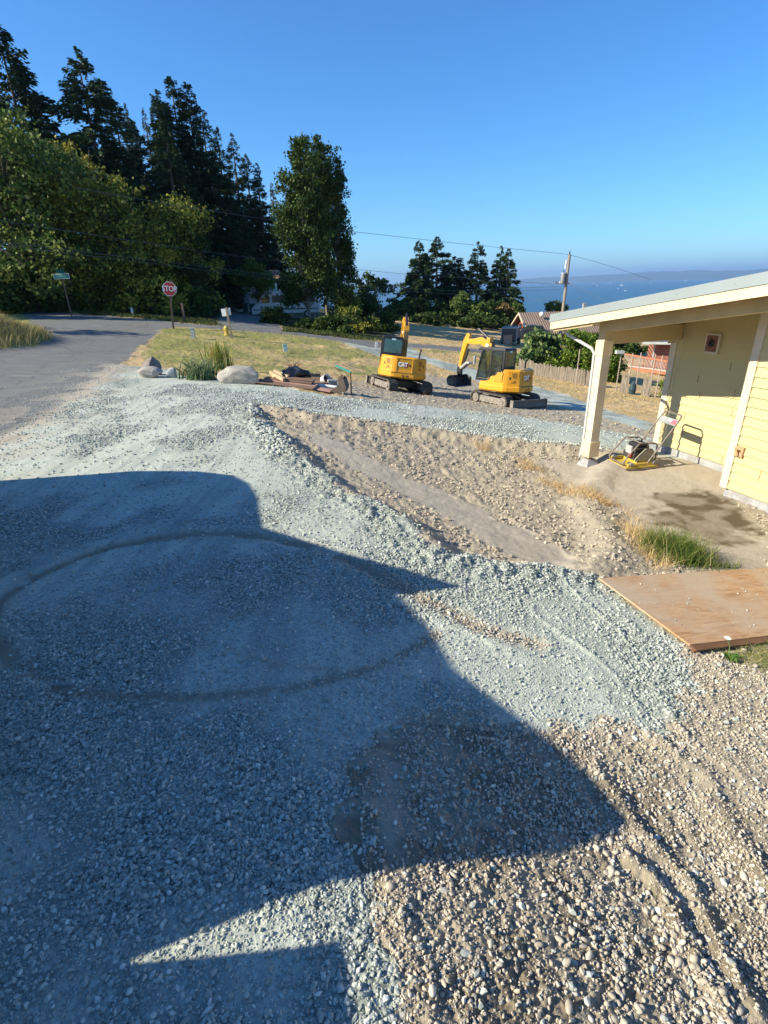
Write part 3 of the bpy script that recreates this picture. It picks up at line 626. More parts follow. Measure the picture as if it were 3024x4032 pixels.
trimboard(7.96, 8.0, 6.02, 6.135); trimboard(7.97, 8.09, 6.136, 6.16)
trimboard(8.965, 9.0, 8.53, 8.66); trimboard(8.975, 9.1, 8.661, 8.685); trimboard(8.968, 9.0, 6.162, 6.24)
# roof
mb = MB(); Y0, Y1 = -1.6, 9.5
def slab(mb, x0, x1, y0, y1, top_off, bot_off):
    v = []
    for x in (x0, x1):
        for y in (y0, y1):
            for o_ in (bot_off, top_off): v.append((x, y, zt(y)+o_-ZB))
    mb.add(v, [(0,1,3,2),(4,6,7,5),(0,4,5,1),(2,3,7,6),(0,2,6,4),(1,5,7,3)]); return mb
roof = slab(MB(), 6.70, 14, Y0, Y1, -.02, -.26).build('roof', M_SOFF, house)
mt = slab(MB(), 6.672, 14.05, Y0-.02, Y1+.03, 0, -.018)
slab(mt, 6.660, 6.671, Y0-.02, Y1+.03, 0, -.145)
for k in range(12): mt.tube([(6.655, 9.2-k*.9, zt(9.2-k*.9)-.07-ZB), (6.662, 9.2-k*.9, zt(9.2-k*.9)-.07-ZB)], .009, 8)
mt = mt.build('metal_flashing', M_METAL, roof)
slab(MB(), 6.674, 6.698, Y0, Y1+.01, -.146, -.285).build('rake_board', M_FASC, roof, bevel=.003)
MB().box(6.70, 14, 9.502, 9.53, zt(9.5)-.27-ZB, zt(9.5)-.03-ZB).build('eave_board', M_FASC, roof)
# gutter along the low eave, with downspout to the post
mb = MB(); mb.prism([(9.532, .02), (9.65, .02), (9.66, .09), (9.655, .09), (9.64, .03), (9.54, .03), (9.54, .1), (9.532, .1)], 0, 6.8, 14)
gt = mb.build('gutter', M_WHITE, house); gt.location = (0, 0, zt(9.5)-.20-ZB)
pts = [(7.0, 9.56, 2.60), (7.0, 9.52, 2.48), (7.02, 9.35, 2.39), (7.06, 9.0, 2.28), (7.10, 8.72, 2.19), (7.115, 8.645, 2.10), (7.12, 8.64, 1.5), (7.12, 8.64, .3), (7.10, 8.66, .06)]
MB().tube(pts, .030, 8).build('downspout', M_WHITE, house, smooth=True)
# porch post, beam, bracket
post = MB().box(7.10, 7.29, 8.40, 8.59, .12, 2.36).build('porch_post', M_TRIM, house, bevel=.004)
MB().box(7.075, 7.315, 8.375, 8.615, .10, .42).build('base_trim', M_FASC, post, bevel=.004)
MB().box(7.085, 7.305, 8.385, 8.605, 2.08, 2.345).build('cap_trim', M_FASC, post, bevel=.004)
mb = MB(); mb.add([(7.02,8.32,-.12),(7.37,8.32,-.12),(7.37,8.67,-.12),(7.02,8.67,-.12),(7.1,8.4,.045),(7.29,8.4,.045),(7.29,8.59,.045),(7.1,8.59,.045)], [(0,3,2,1),(4,5,6,7),(0,1,5,4),(1,2,6,5),(2,3,7,6),(3,0,4,7)])
mb.build('pier_block', M_CONC, post, bevel=.006)
MB().box(7.16,7.23,8.46,8.53,.045,.105).build('post_bracket', M_BRNBOX, post)
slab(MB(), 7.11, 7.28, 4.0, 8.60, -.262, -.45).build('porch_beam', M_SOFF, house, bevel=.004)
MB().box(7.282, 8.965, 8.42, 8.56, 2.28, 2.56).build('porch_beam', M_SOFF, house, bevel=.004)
MB().box(7.11, 7.28, 8.41, 8.58, 2.362, 2.50).build('post_head', M_SOFF, post)
MB().box(8.80, 8.964, 8.561, 8.60, 2.20, 2.56).build('beam_hanger', M_TRIM, house)
# rafter-tail board to the left of the post under the eave
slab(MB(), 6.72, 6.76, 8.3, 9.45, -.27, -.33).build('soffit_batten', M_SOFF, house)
# vent fitting on the shaded wall, tap box on the sunlit corner
v = MB().box(8.93, 8.985, 7.56, 7.86, 2.08, 2.44).build('vent_block', M_TRIM, house, bevel=.004)
MB().box(8.915, 8.929, 7.60, 7.82, 2.12, 2.40).build('cover_plate', M_BRNBOX, v)
MB().tube([(8.914, 7.71, 2.27), (8.90, 7.71, 2.27)], [.075, .065], 16).build('vent_ring', mat('vent_dark', (0.03,0.025,0.022), .5), v)
MB().tube([(8.899, 7.71, 2.27), (8.87, 7.71, 2.265)], .022, 10).build('vent_hub', M_DARK, v)
v = MB().box(7.945, 7.985, 5.88, 6.03, .72, .88).build('tap_box', mat('tap_frame', (0.62,0.30,0.17), .6, .2, 20), house, bevel=.003)
mb = MB().tube([(7.95, 5.95, .80), (7.89, 5.95, .80), (7.88, 5.95, .76)], .014, 8).tube([(7.90, 5.95, .80), (7.90, 5.95, .84)], .007, 6).tube([(7.90, 5.92, .845), (7.90, 5.98, .845)], .012, 8)
mb.build('tap', mat('brass', (0.35,0.27,0.12), .4, metal=.8), v)
# cable hanging on the shaded wall
MB().tube([(8.955, 8.40, 2.55), (8.95, 8.35, 2.2), (8.96, 8.44, 1.6), (8.96, 8.47, 1.0), (8.955, 8.5, .5), (8.95, 8.46, .2)], .006, 6).build('cable', M_TRIM, house)
# board joints, nail heads and splashed mud
rn = random.Random(4); jm = MB(); k = 0
for i in range(17):
    z = .152*i+.15; y = 5.9-rn.choice((.35, 1.0, 1.7, 2.4, 3.2))-rn.uniform(0, .2); jm.box(7.9685, 7.974, y, y+.004, z+.004, z+.15)
absorb(wB, jm.build('board_joints', M_BRNBOX, wB))
jm = MB()
for i in range(12):
    z = .152*i+.15; y = rn.uniform(6.5, 8.3); jm.box(8.9685, 8.974, y, y+.004, z+.004, z+.15)
absorb(wA, jm.build('board_joints', M_BRNBOX, wA))
nm = MB()
for i in range(11):
    for yy in (6.05, 6.11): nm.tube([(7.9585, yy, .3+i*.22), (7.9605, yy, .3+i*.22)], .005, 6)
    nm.tube([(7.0985, 8.45+.09*(i % 2), .5+i*.15), (7.1005, 8.45+.09*(i % 2), .5+i*.15)], .005, 6)
absorb(wB, nm.build('nail_heads', M_BRNBOX, wB))
mb_ = MB()
for i in range(26):
    y = 9.2-i*.42; mb_.tube([(6.672, y, zt(y)-.18-ZB-.06*(i % 2)), (6.675, y, zt(y)-.18-ZB-.06*(i % 2))], .006, 6)
absorb(mt, mb_.build('nail_heads', M_BRNBOX, roof))
# ---------------------------------------------------------------- plate compactor
PCL = hw(7.78, 7.90, -3.4); PCL.z = GH(PCL.x, PCL.y)+.0
pc = thing('plate_compactor', 'yellow and grey petrol plate compactor with an upright handle, parked under the porch', 'compactor', PCL, HA_+math.radians(-6))
pc.scale = (1.13, 1.13, 1.08)
M_CYEL = mat('compactor_yellow', (0.55,0.38,0.055), .55, .12, 8, dirt=(0.32,0.25,0.13), dscale=14)
M_CGREY = mat('compactor_tube', (0.17,0.14,0.12), .55, .2, 20, dirt=(0.28,0.22,0.16), dscale=20)
M_CBEIGE = mat('belt_guard', (0.30,0.26,0.17), .6, .12, 10)
M_STEEL = mat('worn_steel', (0.30,0.27,0.24), .5, .2, 14, metal=.4)
mb = MB(); mb.prism([(-.36,.06),(-.28,.015),(.27,.015),(.33,.05),(.33,.065),(.25,.035),(-.27,.035),(-.35,.075)], 1, -.27, .27); mb.build('base_plate', M_STEEL, pc, bevel=.004)
mb = MB().box(-.34,.28,-.265,.265,.037,.075); mb.box(-.30,.24,-.25,-.20,.075,.13).box(-.30,.24,.20,.25,.075,.13); mb.box(-.08,.28,-.2,.2,.0751,.15)
mb.build('deck', M_CYEL, pc, bevel=.01)
mb = MB()
for yy in (-.225,.225):
    for xx in (-.24,.20): MB().tube([(xx, yy-.045, .12), (xx, yy+.045, .12)], .035, 12).build('damper', M_STEEL, pc, bevel=.004)
MB().prism([(-.14,.152),(.20,.152),(.22,.26),(.17,.36),(.05,.37),(-.12,.20)], 1, -.215, -.155).build('belt_guard', M_CBEIGE, pc, bevel=.012)
e = MB().box(-.12,.20,-.13,.17,.152,.27).box(-.10,.17,-.11,.15,.27,.36).build('engine', mat('engine_dark', (0.05,0.048,0.045), .5, .3, 20), pc, bevel=.012)
MB().box(-.08,.15,-.10,.14,.361,.44).build('fuel_tank', M_DARK, e, bevel=.03)
MB().tube([(.03,.02,.44),(.03,.02,.46)], .03, 12).build('fuel_cap', M_DARK, e)
MB().box(-.17,-.122,-.09,.06,.26,.40).build('air_filter', mat('grey_case', (0.42,0.42,0.40), .5), e, bevel=.015)
MB().box(-.165,-.121,-.09,-.02,.20,.255).build('red_switch', flat('switch_red', (0.5,0.03,0.02)), e, bevel=.01)
MB().tube([(.17,.06,.33),(.26,.06,.33)], .055, 12).build('muffler', M_STEEL, e, smooth=True)
mb = MB()
for yy in (-.2,.2):
    mb.tube([(-.34, yy, .12), (-.36, yy, .16), (-.30, yy, .26), (-.16, yy, .42), (-.12, yy, .47), (-.07, yy, .485), (.20, yy, .46), (.24, yy, .42), (.25, yy, .2), (.22, yy, .10)], .014, 8)
mb.tube([(-.35, -.2, .13), (-.37, -.15, .13), (-.37, .15, .13), (-.35, .2, .13)], .014, 8); mb.tube([(-.08, -.2, .485), (-.08, .2, .485)], .012, 8); mb.tube([(.18, -.2, .462), (.18, .2, .462)], .012, 8)
mb.build('roll_cage', M_CGREY, pc, smooth=True)
mb = MB(); a0 = (.08, .12); a1 = (.62, .92)
L = lambda t, y: (a0[0]+(a1[0]-a0[0])*t, y, a0[1]+(a1[1]-a0[1])*t)
mb.tube([L(0,-.235), L(.5,-.225), L(.93,-.21), L(.985,-.195), L(1,-.16), L(1,.16), L(.985,.195), L(.93,.21), L(.5,.225), L(0,.235)], .015, 8)
hd = mb.build('handle', M_CGREY, pc, smooth=True)
mb = MB(); n_ = Vector((-(a1[1]-a0[1]), 0, a1[0]-a0[0])).normalized()*.004
q = [Vector(L(.78,-.20)), Vector(L(.78,.20)), Vector(L(.90,.20)), Vector(L(.90,-.20))]; mb.add([p-n_ for p in q]+[p+n_ for p in q], [(3,2,1,0),(4,5,6,7),(0,1,5,4),(1,2,6,5),(2,3,7,6),(3,0,4,7)])
pl = mb.build('handle_panel', mat('panel_grey', (0.30,0.31,0.31), .45), hd)
q = [Vector(L(.80,-.19)), Vector(L(.80,-.09)), Vector(L(.88,-.09)), Vector(L(.88,-.19))]; MB().add([p+n_*1.6 for p in q], [(0,1,2,3)]); mb = MB(); mb.add([p+n_*1.6 for p in q], [(0,1,2,3)]); mb.build('warning_decal', flat('decal_red', (0.55,0.12,0.15)), hd)
q = [Vector(L(.84,-.08)), Vector(L(.84,-.0)), Vector(L(.88,-.0)), Vector(L(.88,-.08))]; mb = MB(); mb.add([p+n_*1.6 for p in q], [(0,1,2,3)]); mb.build('white_decal', flat('decal_white', (0.8,0.8,0.78)), hd)
# black bag slumped at the wall foot
bp = hw(8.86, 6.42, -3.4); bp.z = GH(bp.x, bp.y)
mb = MB(); mb.sphere((0,0,.13), (.13,.20,.19), 18, 12); mb.v = [(x+.03*math.sin(9*z+7*y), y+.025*math.sin(11*x+5*z), max(z, .0)*(1+.12*math.sin(8*x+9*y))) for x, y, z in mb.v]
o = mb.build('black_bag', mat('black_plastic', (0.012,0.012,0.014), .3, .3, 12, bmp=.8, bscale=14), None, smooth=True); o.location = bp; o.rotation_euler = (0,0,HA_); tag(o, 'black plastic bag slumped at the foot of the yellow wall behind the near corner', 'bag')
# ---------------------------------------------------------------- plywood walkway
P_ = [hit(2358,2275), hit(2717,2538)]
pw = thing('plywood_sheet', 'weathered orange-brown plywood sheet lying on a timber frame across the gravel edge', 'plywood', (0,0,0), 0)
def plymat():
    m, t, b = nmat('weathered_plywood'); co = coords(t, 'Object', (1.2, 9, 9))
    n1 = noise(t, 2.2, 6, co, .65, 1.2); n2 = noise(t, 1.3, 4, coords(t), .6); n3 = noise(t, 16, 3, co, .6, .5)
    c = ramp(t, n1, [(.3,(0.28,0.145,0.07)),(.5,(0.43,0.25,0.125)),(.72,(0.52,0.345,0.20))])
    c = mixc(t, ramp(t, n2, [(.42,(0,0,0)),(.62,(.9,.9,.9))]), c, (0.44,0.34,0.24)); c = mixc(t, ramp(t, n3, [(.5,(0,0,0)),(.8,(.45,.45,.45))]), c, (0.20,0.10,0.05))
    t.links.new(c, b.inputs['Base Color']); b.inputs['Roughness'].default_value = .8; bump(t, b, n1, .25, .005); return m
M_PLY = plymat(); M_FRAME = mat('frame_red_wood', (0.16,0.07,0.035), .7, .2, 8, dirt=(0.12,0.06,0.035))
zp = -2.83; A_tl = at_D(2358,2275,5.4); 
def onz(x, y, z): r = ray(x, y); return r*(z/r[2])
TL = onz(2358,2275,zp); BL = onz(2717,2538,zp); d = BL-TL; L_ = np.linalg.norm(d[:2]); u = d/L_; w_ = np.array([-u[1], u[0], 0])
ang = math.atan2(w_[1], w_[0]); pw.location = (TL[0], TL[1], zp); pw.rotation_euler = (0, math.radians(8.0), ang)
sh = MB().box(0, 2.44, -L_, 0, -.018, 0).build('plywood_panel', M_PLY, pw, bevel=.002)
crumbs = [(random.uniform(.05,2.3), -random.uniform(.05,1.15)) for _ in range(46)]
cx_ = np.array([pw.location.x+x*math.cos(ang)-y*math.sin(ang) for x, y in crumbs]); cy_ = np.array([pw.location.y+x*math.sin(ang)+y*math.cos(ang) for x, y in crumbs])
co_ = stones('gravel_crumbs', cx_, cy_, rng.uniform(.006, .018, 46), M_CR, 0); _z = np.repeat(GZ(cx_, cy_), 12)
_v = np.zeros(46*36, np.float32); co_.data.vertices.foreach_get('co', _v); _v = _v.reshape(-1, 3); _v[:,2] += zp-_z-.14*np.repeat(np.array([q[0] for q in crumbs]), 12); co_.data.vertices.foreach_set('co', _v.ravel()); co_.data.update(); tag(co_, kind='stuff')
fr_ = MB().box(.03, 2.42, -L_-.035, -L_-.003, -.085, -.022).box(.03, 2.42, -.045, -.01, -.085, -.02).box(-.0,2.42,-L_-.07,-L_-.001,-.021,-.006).build('timber_frame', M_FRAME, pw, bevel=.003)
# ================================================================ trees and shrubs
def cards(name, C, U, V, m, parent=None):
    """leaf faces: centres C, half vectors U and V (n,3) as kite-shaped quads"""
    P = np.stack([C-U, C-V*1.0+U*.15, C+U, C+V*1.0+U*.15], 1).reshape(-1, 3)
    return npobj(name, P, np.arange(len(P)).reshape(-1, 4), m, parent)
def unit(a): return a/np.maximum(np.linalg.norm(a, axis=-1, keepdims=True), 1e-9)
BARK = mat('bark', (0.10,0.075,0.055), .9, .3, 6, bmp=.5, bscale=12)
BARKL = mat('bark_pale', (0.22,0.18,0.14), .9, .3, 6, bmp=.5, bscale=12)
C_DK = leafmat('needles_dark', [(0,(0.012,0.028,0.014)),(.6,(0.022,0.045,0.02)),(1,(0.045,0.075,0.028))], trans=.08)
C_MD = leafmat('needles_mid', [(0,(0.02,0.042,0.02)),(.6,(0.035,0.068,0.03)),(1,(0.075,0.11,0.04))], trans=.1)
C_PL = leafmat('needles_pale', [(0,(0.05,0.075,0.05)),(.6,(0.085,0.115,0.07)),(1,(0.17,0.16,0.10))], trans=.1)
B_A = leafmat('leaves_olive', [(0,(0.03,0.06,0.016)),(.5,(0.085,0.14,0.032)),(.85,(0.17,0.22,0.05)),(1,(0.32,0.34,0.12))], ((0.23,0.26,0.055), .16), .28)
B_B = leafmat('leaves_yellowing', [(0,(0.035,0.06,0.014)),(.5,(0.12,0.155,0.028)),(.8,(0.25,0.265,0.045)),(1,(0.52,0.46,0.09))], ((0.38,0.36,0.055), .24), .30)
B_C = leafmat('leaves_deep', [(0,(0.018,0.038,0.01)),(.6,(0.045,0.08,0.018)),(1,(0.11,0.15,0.035))], None, .22)
B_D = leafmat('leaves_bright', [(0,(0.045,0.09,0.012)),(.6,(0.11,0.18,0.022)),(1,(0.24,0.30,0.05))], None, .3)
B_E = leafmat('leaves_fig', [(0,(0.05,0.095,0.03)),(.6,(0.12,0.19,0.06)),(1,(0.28,0.33,0.13))], None, .25)
B_F = leafmat('leaves_rust', [(0,(0.12,0.10,0.03)),(.6,(0.26,0.18,0.07)),(1,(0.38,0.25,0.11))], None, .25)
def trunk_mb(h, r, bend=.02, base=0.0, top=.95, n=8):
    pts = []; dx = dy = 0
    for i in range(9):
        t = i/8; dx += random.uniform(-1,1)*bend*h/8; dy += random.uniform(-1,1)*bend*h/8; pts.append((dx, dy, base+(h*top-base)*t-(.3 if i == 0 else 0)))
    return pts, [r*(1-.93*i/8)+.01 for i in range(9)]
def conifer(p, h, R, m, label, cat='tree', group=None, n=9000, bare=.08, name='conifer_tree', card=.42, irregular=.35, taper=.85, twin=False):
    root = thing(name, label, cat, p, 0, group)
    pts, rr = trunk_mb(h, h*.016+.08, .008); mb = MB().tube(pts, rr, 8)
    C = []; U = []; V = []
    axes = [(0., 0., h)]
    if twin: axes = [(-R*.22, 0., h), (R*.25, R*.1, h*.93)]; mb.tube([(R*.1,0,h*.4), (R*.25,R*.1,h*.55), (R*.25,R*.1,h*.9)], [.12,.1,.02], 6)
    for (ax, ay, hh) in axes:
        nb = int(hh*11/len(axes)**.5); tt = np.sort(rng.uniform(bare, 1.0, nb)**.9)
        az = rng.uniform(0, 2*np.pi, nb)
        lob = 1+irregular*(np.sin(az*2+tt*9+rng.uniform(0, 6))*.5+rng.normal(0, .5, nb)*.6)
        L = R*np.clip(lob, .25, 1.6)*(1-tt)**taper*np.clip((tt-bare)/.10+.45, .45, 1)+.12
        per = np.maximum(9, (2.5*n/len(axes)*(L+.35)/(L+.35).sum())).astype(int)
        b = np.repeat(np.arange(nb), per); N = len(b)
        s = rng.uniform(.12, 1, N)**.75
        a = az[b]; ln = L[b]
        pitch = (tt[b]*1.05-.42)+rng.normal(0, .06, N)      # upper branches lift, lower droop
        side = rng.normal(0, .17, N)*ln*(1.15-s)
        x = ax+np.cos(a)*s*ln-np.sin(a)*side; y = ay+np.sin(a)*s*ln+np.cos(a)*side
        z = tt[b]*hh+s*ln*pitch*.75-(s**2)*ln*.18-np.abs(rng.normal(0, .55, N))*card*(.4+.6*s)
        d = unit(np.stack([np.cos(a)-np.sin(a)*np.sign(side)*.7, np.sin(a)+np.cos(a)*np.sign(side)*.7, rng.uniform(-.75, .25, N)], 1))
        sz = card*rng.uniform(.5, 1.25, N)*(.30+.70*(1-tt[b])); w = unit(np.cross(d, unit(rng.normal(0, 1, (N, 3))+np.array([0,0,1.2]))))
        C.append(np.stack([x, y, z], 1)); U.append(d*sz[:,None]); V.append(w*(sz*.34)[:,None])
        k = rng.choice(nb, min(nb, 60), replace=False)
        for i in k:
            q0 = (ax, ay, tt[i]*hh); ll = L[i]*.85
            mb.tube([q0, (ax+math.cos(az[i])*ll, ay+math.sin(az[i])*ll, tt[i]*hh+ll*(tt[i]*1.05-.42)*.75-ll*.13)], [.035+.02*(1-tt[i]), .01], 4)
    mb.build('trunk', BARK, root, smooth=True)
    cards('crown', np.concatenate(C), np.concatenate(U), np.concatenate(V), m, root)
    return root
def broadleaf(p, h, m, label, blobs, n=9000, leaf=.2, name='broadleaf_tree', trunk_r=.2, group=None, cat='tree', bm_=BARK, shell=.55, tilt=0.0, stems=1):
    """blobs: list of (x, y, z, rx, ry, rz) in units of metres from the base"""
    root = thing(name, label, cat, p, 0, group)
    mb = MB()
    for s in range(stems):
        o = 0 if stems == 1 else random.uniform(-.5, .5)*stems*.25
        pts, rr = trunk_mb(h*.8, trunk_r, .05); pts = [(x+o, y+o*.3, z) for x, y, z in pts]; mb.tube(pts, rr, 8)
    C = []; B = np.array(blobs, float); vol = (B[:,3]*B[:,5])**.9; per = (n*vol/vol.sum()).astype(int)
    for (bx, by, bz, rx, ry, rz), k in zip(blobs, per):
        # several small leaf clumps spread over each blob
        kc = max(6, int(k/55)); u = unit(rng.normal(0, 1, (kc, 3))); rad = rng.uniform(shell, 1.04, kc)**.7
        cc = u*rad[:,None]*np.array([rx, ry, rz])+np.array([bx, by, bz]); cc = cc[cc[:,2] > .15]
        if not len(cc): continue
        q = rng.integers(0, len(cc), k); sg = .15*min(rx, rz)+.12
        C.append(cc[q]+rng.normal(0, 1, (k, 3))*np.array([sg, sg, sg*.7]))
        for _ in range(3):
            tgt = cc[rng.integers(0, len(cc))]; z0 = max(.1, min(h*.65, tgt[2]*.55)); mb.tube([(0, 0, z0), (tgt[0]*.45, tgt[1]*.45, z0+(tgt[2]-z0)*.6), tuple(tgt)], [trunk_r*.32, trunk_r*.2, .012], 5)
    C = np.concatenate(C); C = C[C[:,2] > .05]; N = len(C)
    d = unit(rng.normal(0, 1, (N, 3))+np.array([0, 0, -.35])); w = unit(np.cross(d, rng.normal(0, 1, (N, 3)))); sz = leaf*rng.uniform(.45, 1.15, N)
    mb.build('trunk', bm_, root, smooth=True)
    cards('crown', C, d*(sz*.62)[:,None], w*(sz*.42)[:,None], m, root)
    return root
def bl(w, d, h, k, lo=.2, seed=0, rmin=.16, rmax=.3):
    """random blobs filling a box of width w, depth d, height h"""
    r = random.Random(seed); out = []
    for i in range(k):
        t = r.random(); z = h*(lo+(1-lo)*t*.92); e = math.sqrt(max(.05, 1-((z/h-.5)/.56)**2)); rx = w*r.uniform(rmin, rmax)
        out.append((r.uniform(-.5, .5)*(w-2*rx)*e*1.15, r.uniform(-.5, .5)*d*e, z*(1-.0), rx, rx*.8, min(rx*.75, h*.28)))
    return out
def top_h(px, py_top, D, p):
    """height a thing standing at p needs for its top to show at row py_top"""
    r = ray(px, py_top); return r[2]*math.hypot(p[0], p[1])/math.hypot(r[0], r[1])-p[2]
W_ = 'tall evergreens in the dark wood behind the road'
def Cn(px, ytop, D, wpx, m, label, **k):
    p = GD(px, D, -.1, ytop); h = top_h(px, ytop, D, p); R = wpx/2*D/FPX*(1.18 if k.get('group') == W_ else 1.06)
    return conifer(p, h, R, m, label, **k)
Cn(-20, 90, 60, 420, C_DK, 'huge dark fir cut by the left edge of the photo', group=W_, n=13000, twin=False, taper=.7, card=.55)
Cn(300, 180, 58, 330, C_MD, 'tallest fir with a broad ragged crown, standing above the olive broadleaf trees', group=W_, n=13000, taper=.72, card=.5, irregular=.5)
Cn(440, 385, 63, 220, C_DK, 'dark fir shoulder just right of the tallest ragged fir', group=W_, n=8000, taper=.6)
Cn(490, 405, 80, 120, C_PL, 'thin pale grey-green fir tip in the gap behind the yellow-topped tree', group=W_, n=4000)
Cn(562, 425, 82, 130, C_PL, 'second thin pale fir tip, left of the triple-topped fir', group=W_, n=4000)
Cn(520, 470, 68, 240, C_DK, 'low dark fir filling the dip left of the triple-topped fir', group=W_, n=8000)
Cn(668, 300, 62, 250, C_DK, 'middle and tallest spire of the triple-topped fir group', group=W_, n=11000, taper=.66, irregular=.5)
Cn(612, 345, 61, 200, C_MD, 'left spire of the triple-topped fir group', group=W_, n=7000, taper=.66, irregular=.5)
Cn(732, 325, 62, 210, C_DK, 'right spire of the triple-topped fir group', group=W_, n=8000, taper=.6, irregular=.5)
Cn(640, 480, 56, 230, C_MD, 'mid green fir in front of the triple spires, above the rounded yellowing tree', group=W_, n=9000)
Cn(790, 430, 74, 200, C_DK, 'fir with a rounded shoulder just right of the triple spires', group=W_, n=8000, taper=.55)
Cn(850, 495, 84, 210, C_DK, 'slim dark fir on the slope down from the triple spires', group=W_, n=8000)
Cn(912, 522, 88, 220, C_DK, 'dark fir with a pointed tip, halfway between the triple spires and the poplar-like tree', group=W_, n=8000)
Cn(965, 600, 90, 220, C_DK, 'dark fir at the right end of the wood above the garage roof', group=W_, n=8000)
Cn(1010, 640, 88, 170, C_DK, 'last narrow dark fir of the wood beside the poplar-like tree', group=W_, n=6000)
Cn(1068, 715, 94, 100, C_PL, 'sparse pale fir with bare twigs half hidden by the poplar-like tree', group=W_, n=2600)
# the wood goes on past the left edge of the photo and shades its own foot
for i, (x_, y_, h_, lb) in enumerate(((-44,33,19,'nearest the road'),(-53,41,23,'behind the nearest one'),(-60,50,25,'farthest back'))):
    conifer(Vector((x_, y_, GH(x_, y_)-.2)), h_, h_*.2, C_DK, 'dark fir of the wood just past the left edge, '+lb, group=W_, n=3500, card=.8)
for i, (x_, y_, h_, lb) in enumerate(((-35,27,10,'nearest the tarmac'),(-41,33,11,'set back from the tarmac'))):
    broadleaf(Vector((x_, y_, GH(x_, y_)-.2)), h_, B_C, 'roadside broadleaf tree just past the left edge, '+lb, bl(9, 6, h_, 12, .08, 90+i), n=4000, leaf=.4, group='broadleaf trees along the far side of the road')
# fill of undergrowth between the trunks
def Bl(px, ytop, D, wpx, m, label, k=12, seed=1, lo=.2, py=1250, depth=None, n=8000, **kw):
    p = GD(px, D, -.1, (ytop+1250)/2); h = top_h(px, ytop, D, p); w = wpx*D/FPX
    B = bl(w, depth or w*.4, h*.9, k, lo, seed); B.append((0, 0, h*.86, w*.2, w*.2, h*.13))
    return broadleaf(p, h, m, label, B, n=n, **kw)
WB = 'broadleaf trees along the far side of the road'
Bl(40, 425, 50, 520, B_A, 'big olive-green broadleaf tree filling the left edge under the huge fir', k=26, seed=3, lo=.1, n=26000, leaf=.26, group=WB, trunk_r=.3)
Bl(215, 530, 53, 300, B_A, 'olive broadleaf tree with yellowish top between the left-edge tree and the ragged fir', k=16, seed=5, lo=.1, n=14000, leaf=.25, group=WB)
Bl(495, 690, 49, 400, B_B, 'rounded yellowing broadleaf tree left of the stop sign', k=22, seed=8, lo=.1, n=24000, leaf=.24, group=WB, trunk_r=.25)
Bl(690, 790, 50, 300, B_B, 'lower yellowing tree directly behind the stop sign', k=16, seed=11, lo=.08, n=15000, leaf=.22, group=WB)
Bl(775, 900, 49, 130, leafmat('leaves_willow', [(0,(0.018,0.04,0.014)),(.6,(0.04,0.07,0.022)),(1,(0.08,0.11,0.035))]), 'dark willowy shrub at the edge of the garage driveway', k=10, seed=14, lo=.05, n=9000, leaf=.2, group=WB, name='willow_shrub')
# sparse yellow sprig standing up behind the round tree
p = GD(440, 52, -.1); h = top_h(430, 545, 52, p)
r_ = thing('broadleaf_tree', 'thin half-bare tree top with yellow leaves sticking up before the dark firs', 'tree', p, 0, WB)
mb = MB(); pts, rr = trunk_mb(h*.75, .12, .02); mb.tube(pts, rr, 6); C = []
for i in range(26):
    a_ = random.uniform(0, 6.28); l = random.uniform(.3, 1.5); z0 = h*random.uniform(.70, .9); e = (pts[-1][0]+math.cos(a_)*l, pts[-1][1]+math.sin(a_)*l, z0+random.uniform(.4, 1.6)*h*.045)
    mb.tube([(pts[-1][0], pts[-1][1], h*.68), e], [.05, .012], 4)
    if i < 18: C.append(np.array(e)+rng.normal(0, .22, (42, 3)))
mb.build('trunk', BARKL, r_); C = np.concatenate(C); d = unit(rng.normal(0, 1, C.shape)); w_2 = unit(np.cross(d, rng.normal(0, 1, C.shape)))
cards('crown', C, d*.11, w_2*.09, leafmat('leaves_yellow', [(0,(0.12,0.13,0.02)),(.5,(0.30,0.26,0.04)),(1,(0.48,0.38,0.07))]), r_)
UG = 'undergrowth shrubs at the foot of the wood'
for i, (px, yt, D, w, mm, lb) in enumerate([
 (-60, 1020, 49, 260, B_C, 'dark shrub mass at the left edge behind the dry grass bank'), (120, 1050, 50, 260, B_C, 'dark shrub just left of the green street sign'),
 (330, 1040, 51, 280, B_C, 'dark shrub right of the green street sign'), (540, 1060, 51, 260, B_C, 'dark shrub midway between the street sign and the stop sign'),
 (720, 1080, 50, 200, B_C, 'dark shrub right behind the stop sign post'), (785, 1140, 47, 70, B_C, 'small dark shrub where the driveway meets the road')]):
    Bl(px, yt, D, w, mm, lb, k=10, seed=20+i, lo=.02, n=6500, leaf=.24, name='shrub', cat='shrub', group=UG, trunk_r=.08)
# poplar-like columnar trees
def column(px, ytop, D, w0, yb, m, label, k, n, bl_lo, leaf, seed):
    p = GD(px, D, -.1, (ytop*.6+500)); h = top_h(px, ytop, D, p); w = w0*D/FPX; hb = top_h(px, yb, D, p); r = random.Random(seed); B = []
    for i in range(k):
        t = (i+.5)/k; z = hb+(h-hb)*t*.95; rad = w*.5*(.85+.15*min(1, t*4))*(1.0 if t < .3 else 1-.70*((t-.3)/.7)**1.7)
        for q in range(3 if t < .8 else 2):
            rx = rad*r.uniform(.38, .52); off = max(0, rad-rx); a_ = r.uniform(0, 6.28); B.append((math.cos(a_)*off*(r.uniform(.7, 1.1)), math.sin(a_)*off*.8, z+r.uniform(-.3, .3), rx, rx, (h-hb)/k*r.uniform(1.0, 1.7)))
    return broadleaf(p, h, m, label, B, n=n, leaf=leaf, trunk_r=.14, bm_=BARKL, shell=.15)
column(1185, 520, 50, 235, 1180, B_C, 'tall narrow upright broadleaf tree with a bare lower trunk in front of the camper van', 15, 34000, 0, .21, 3)
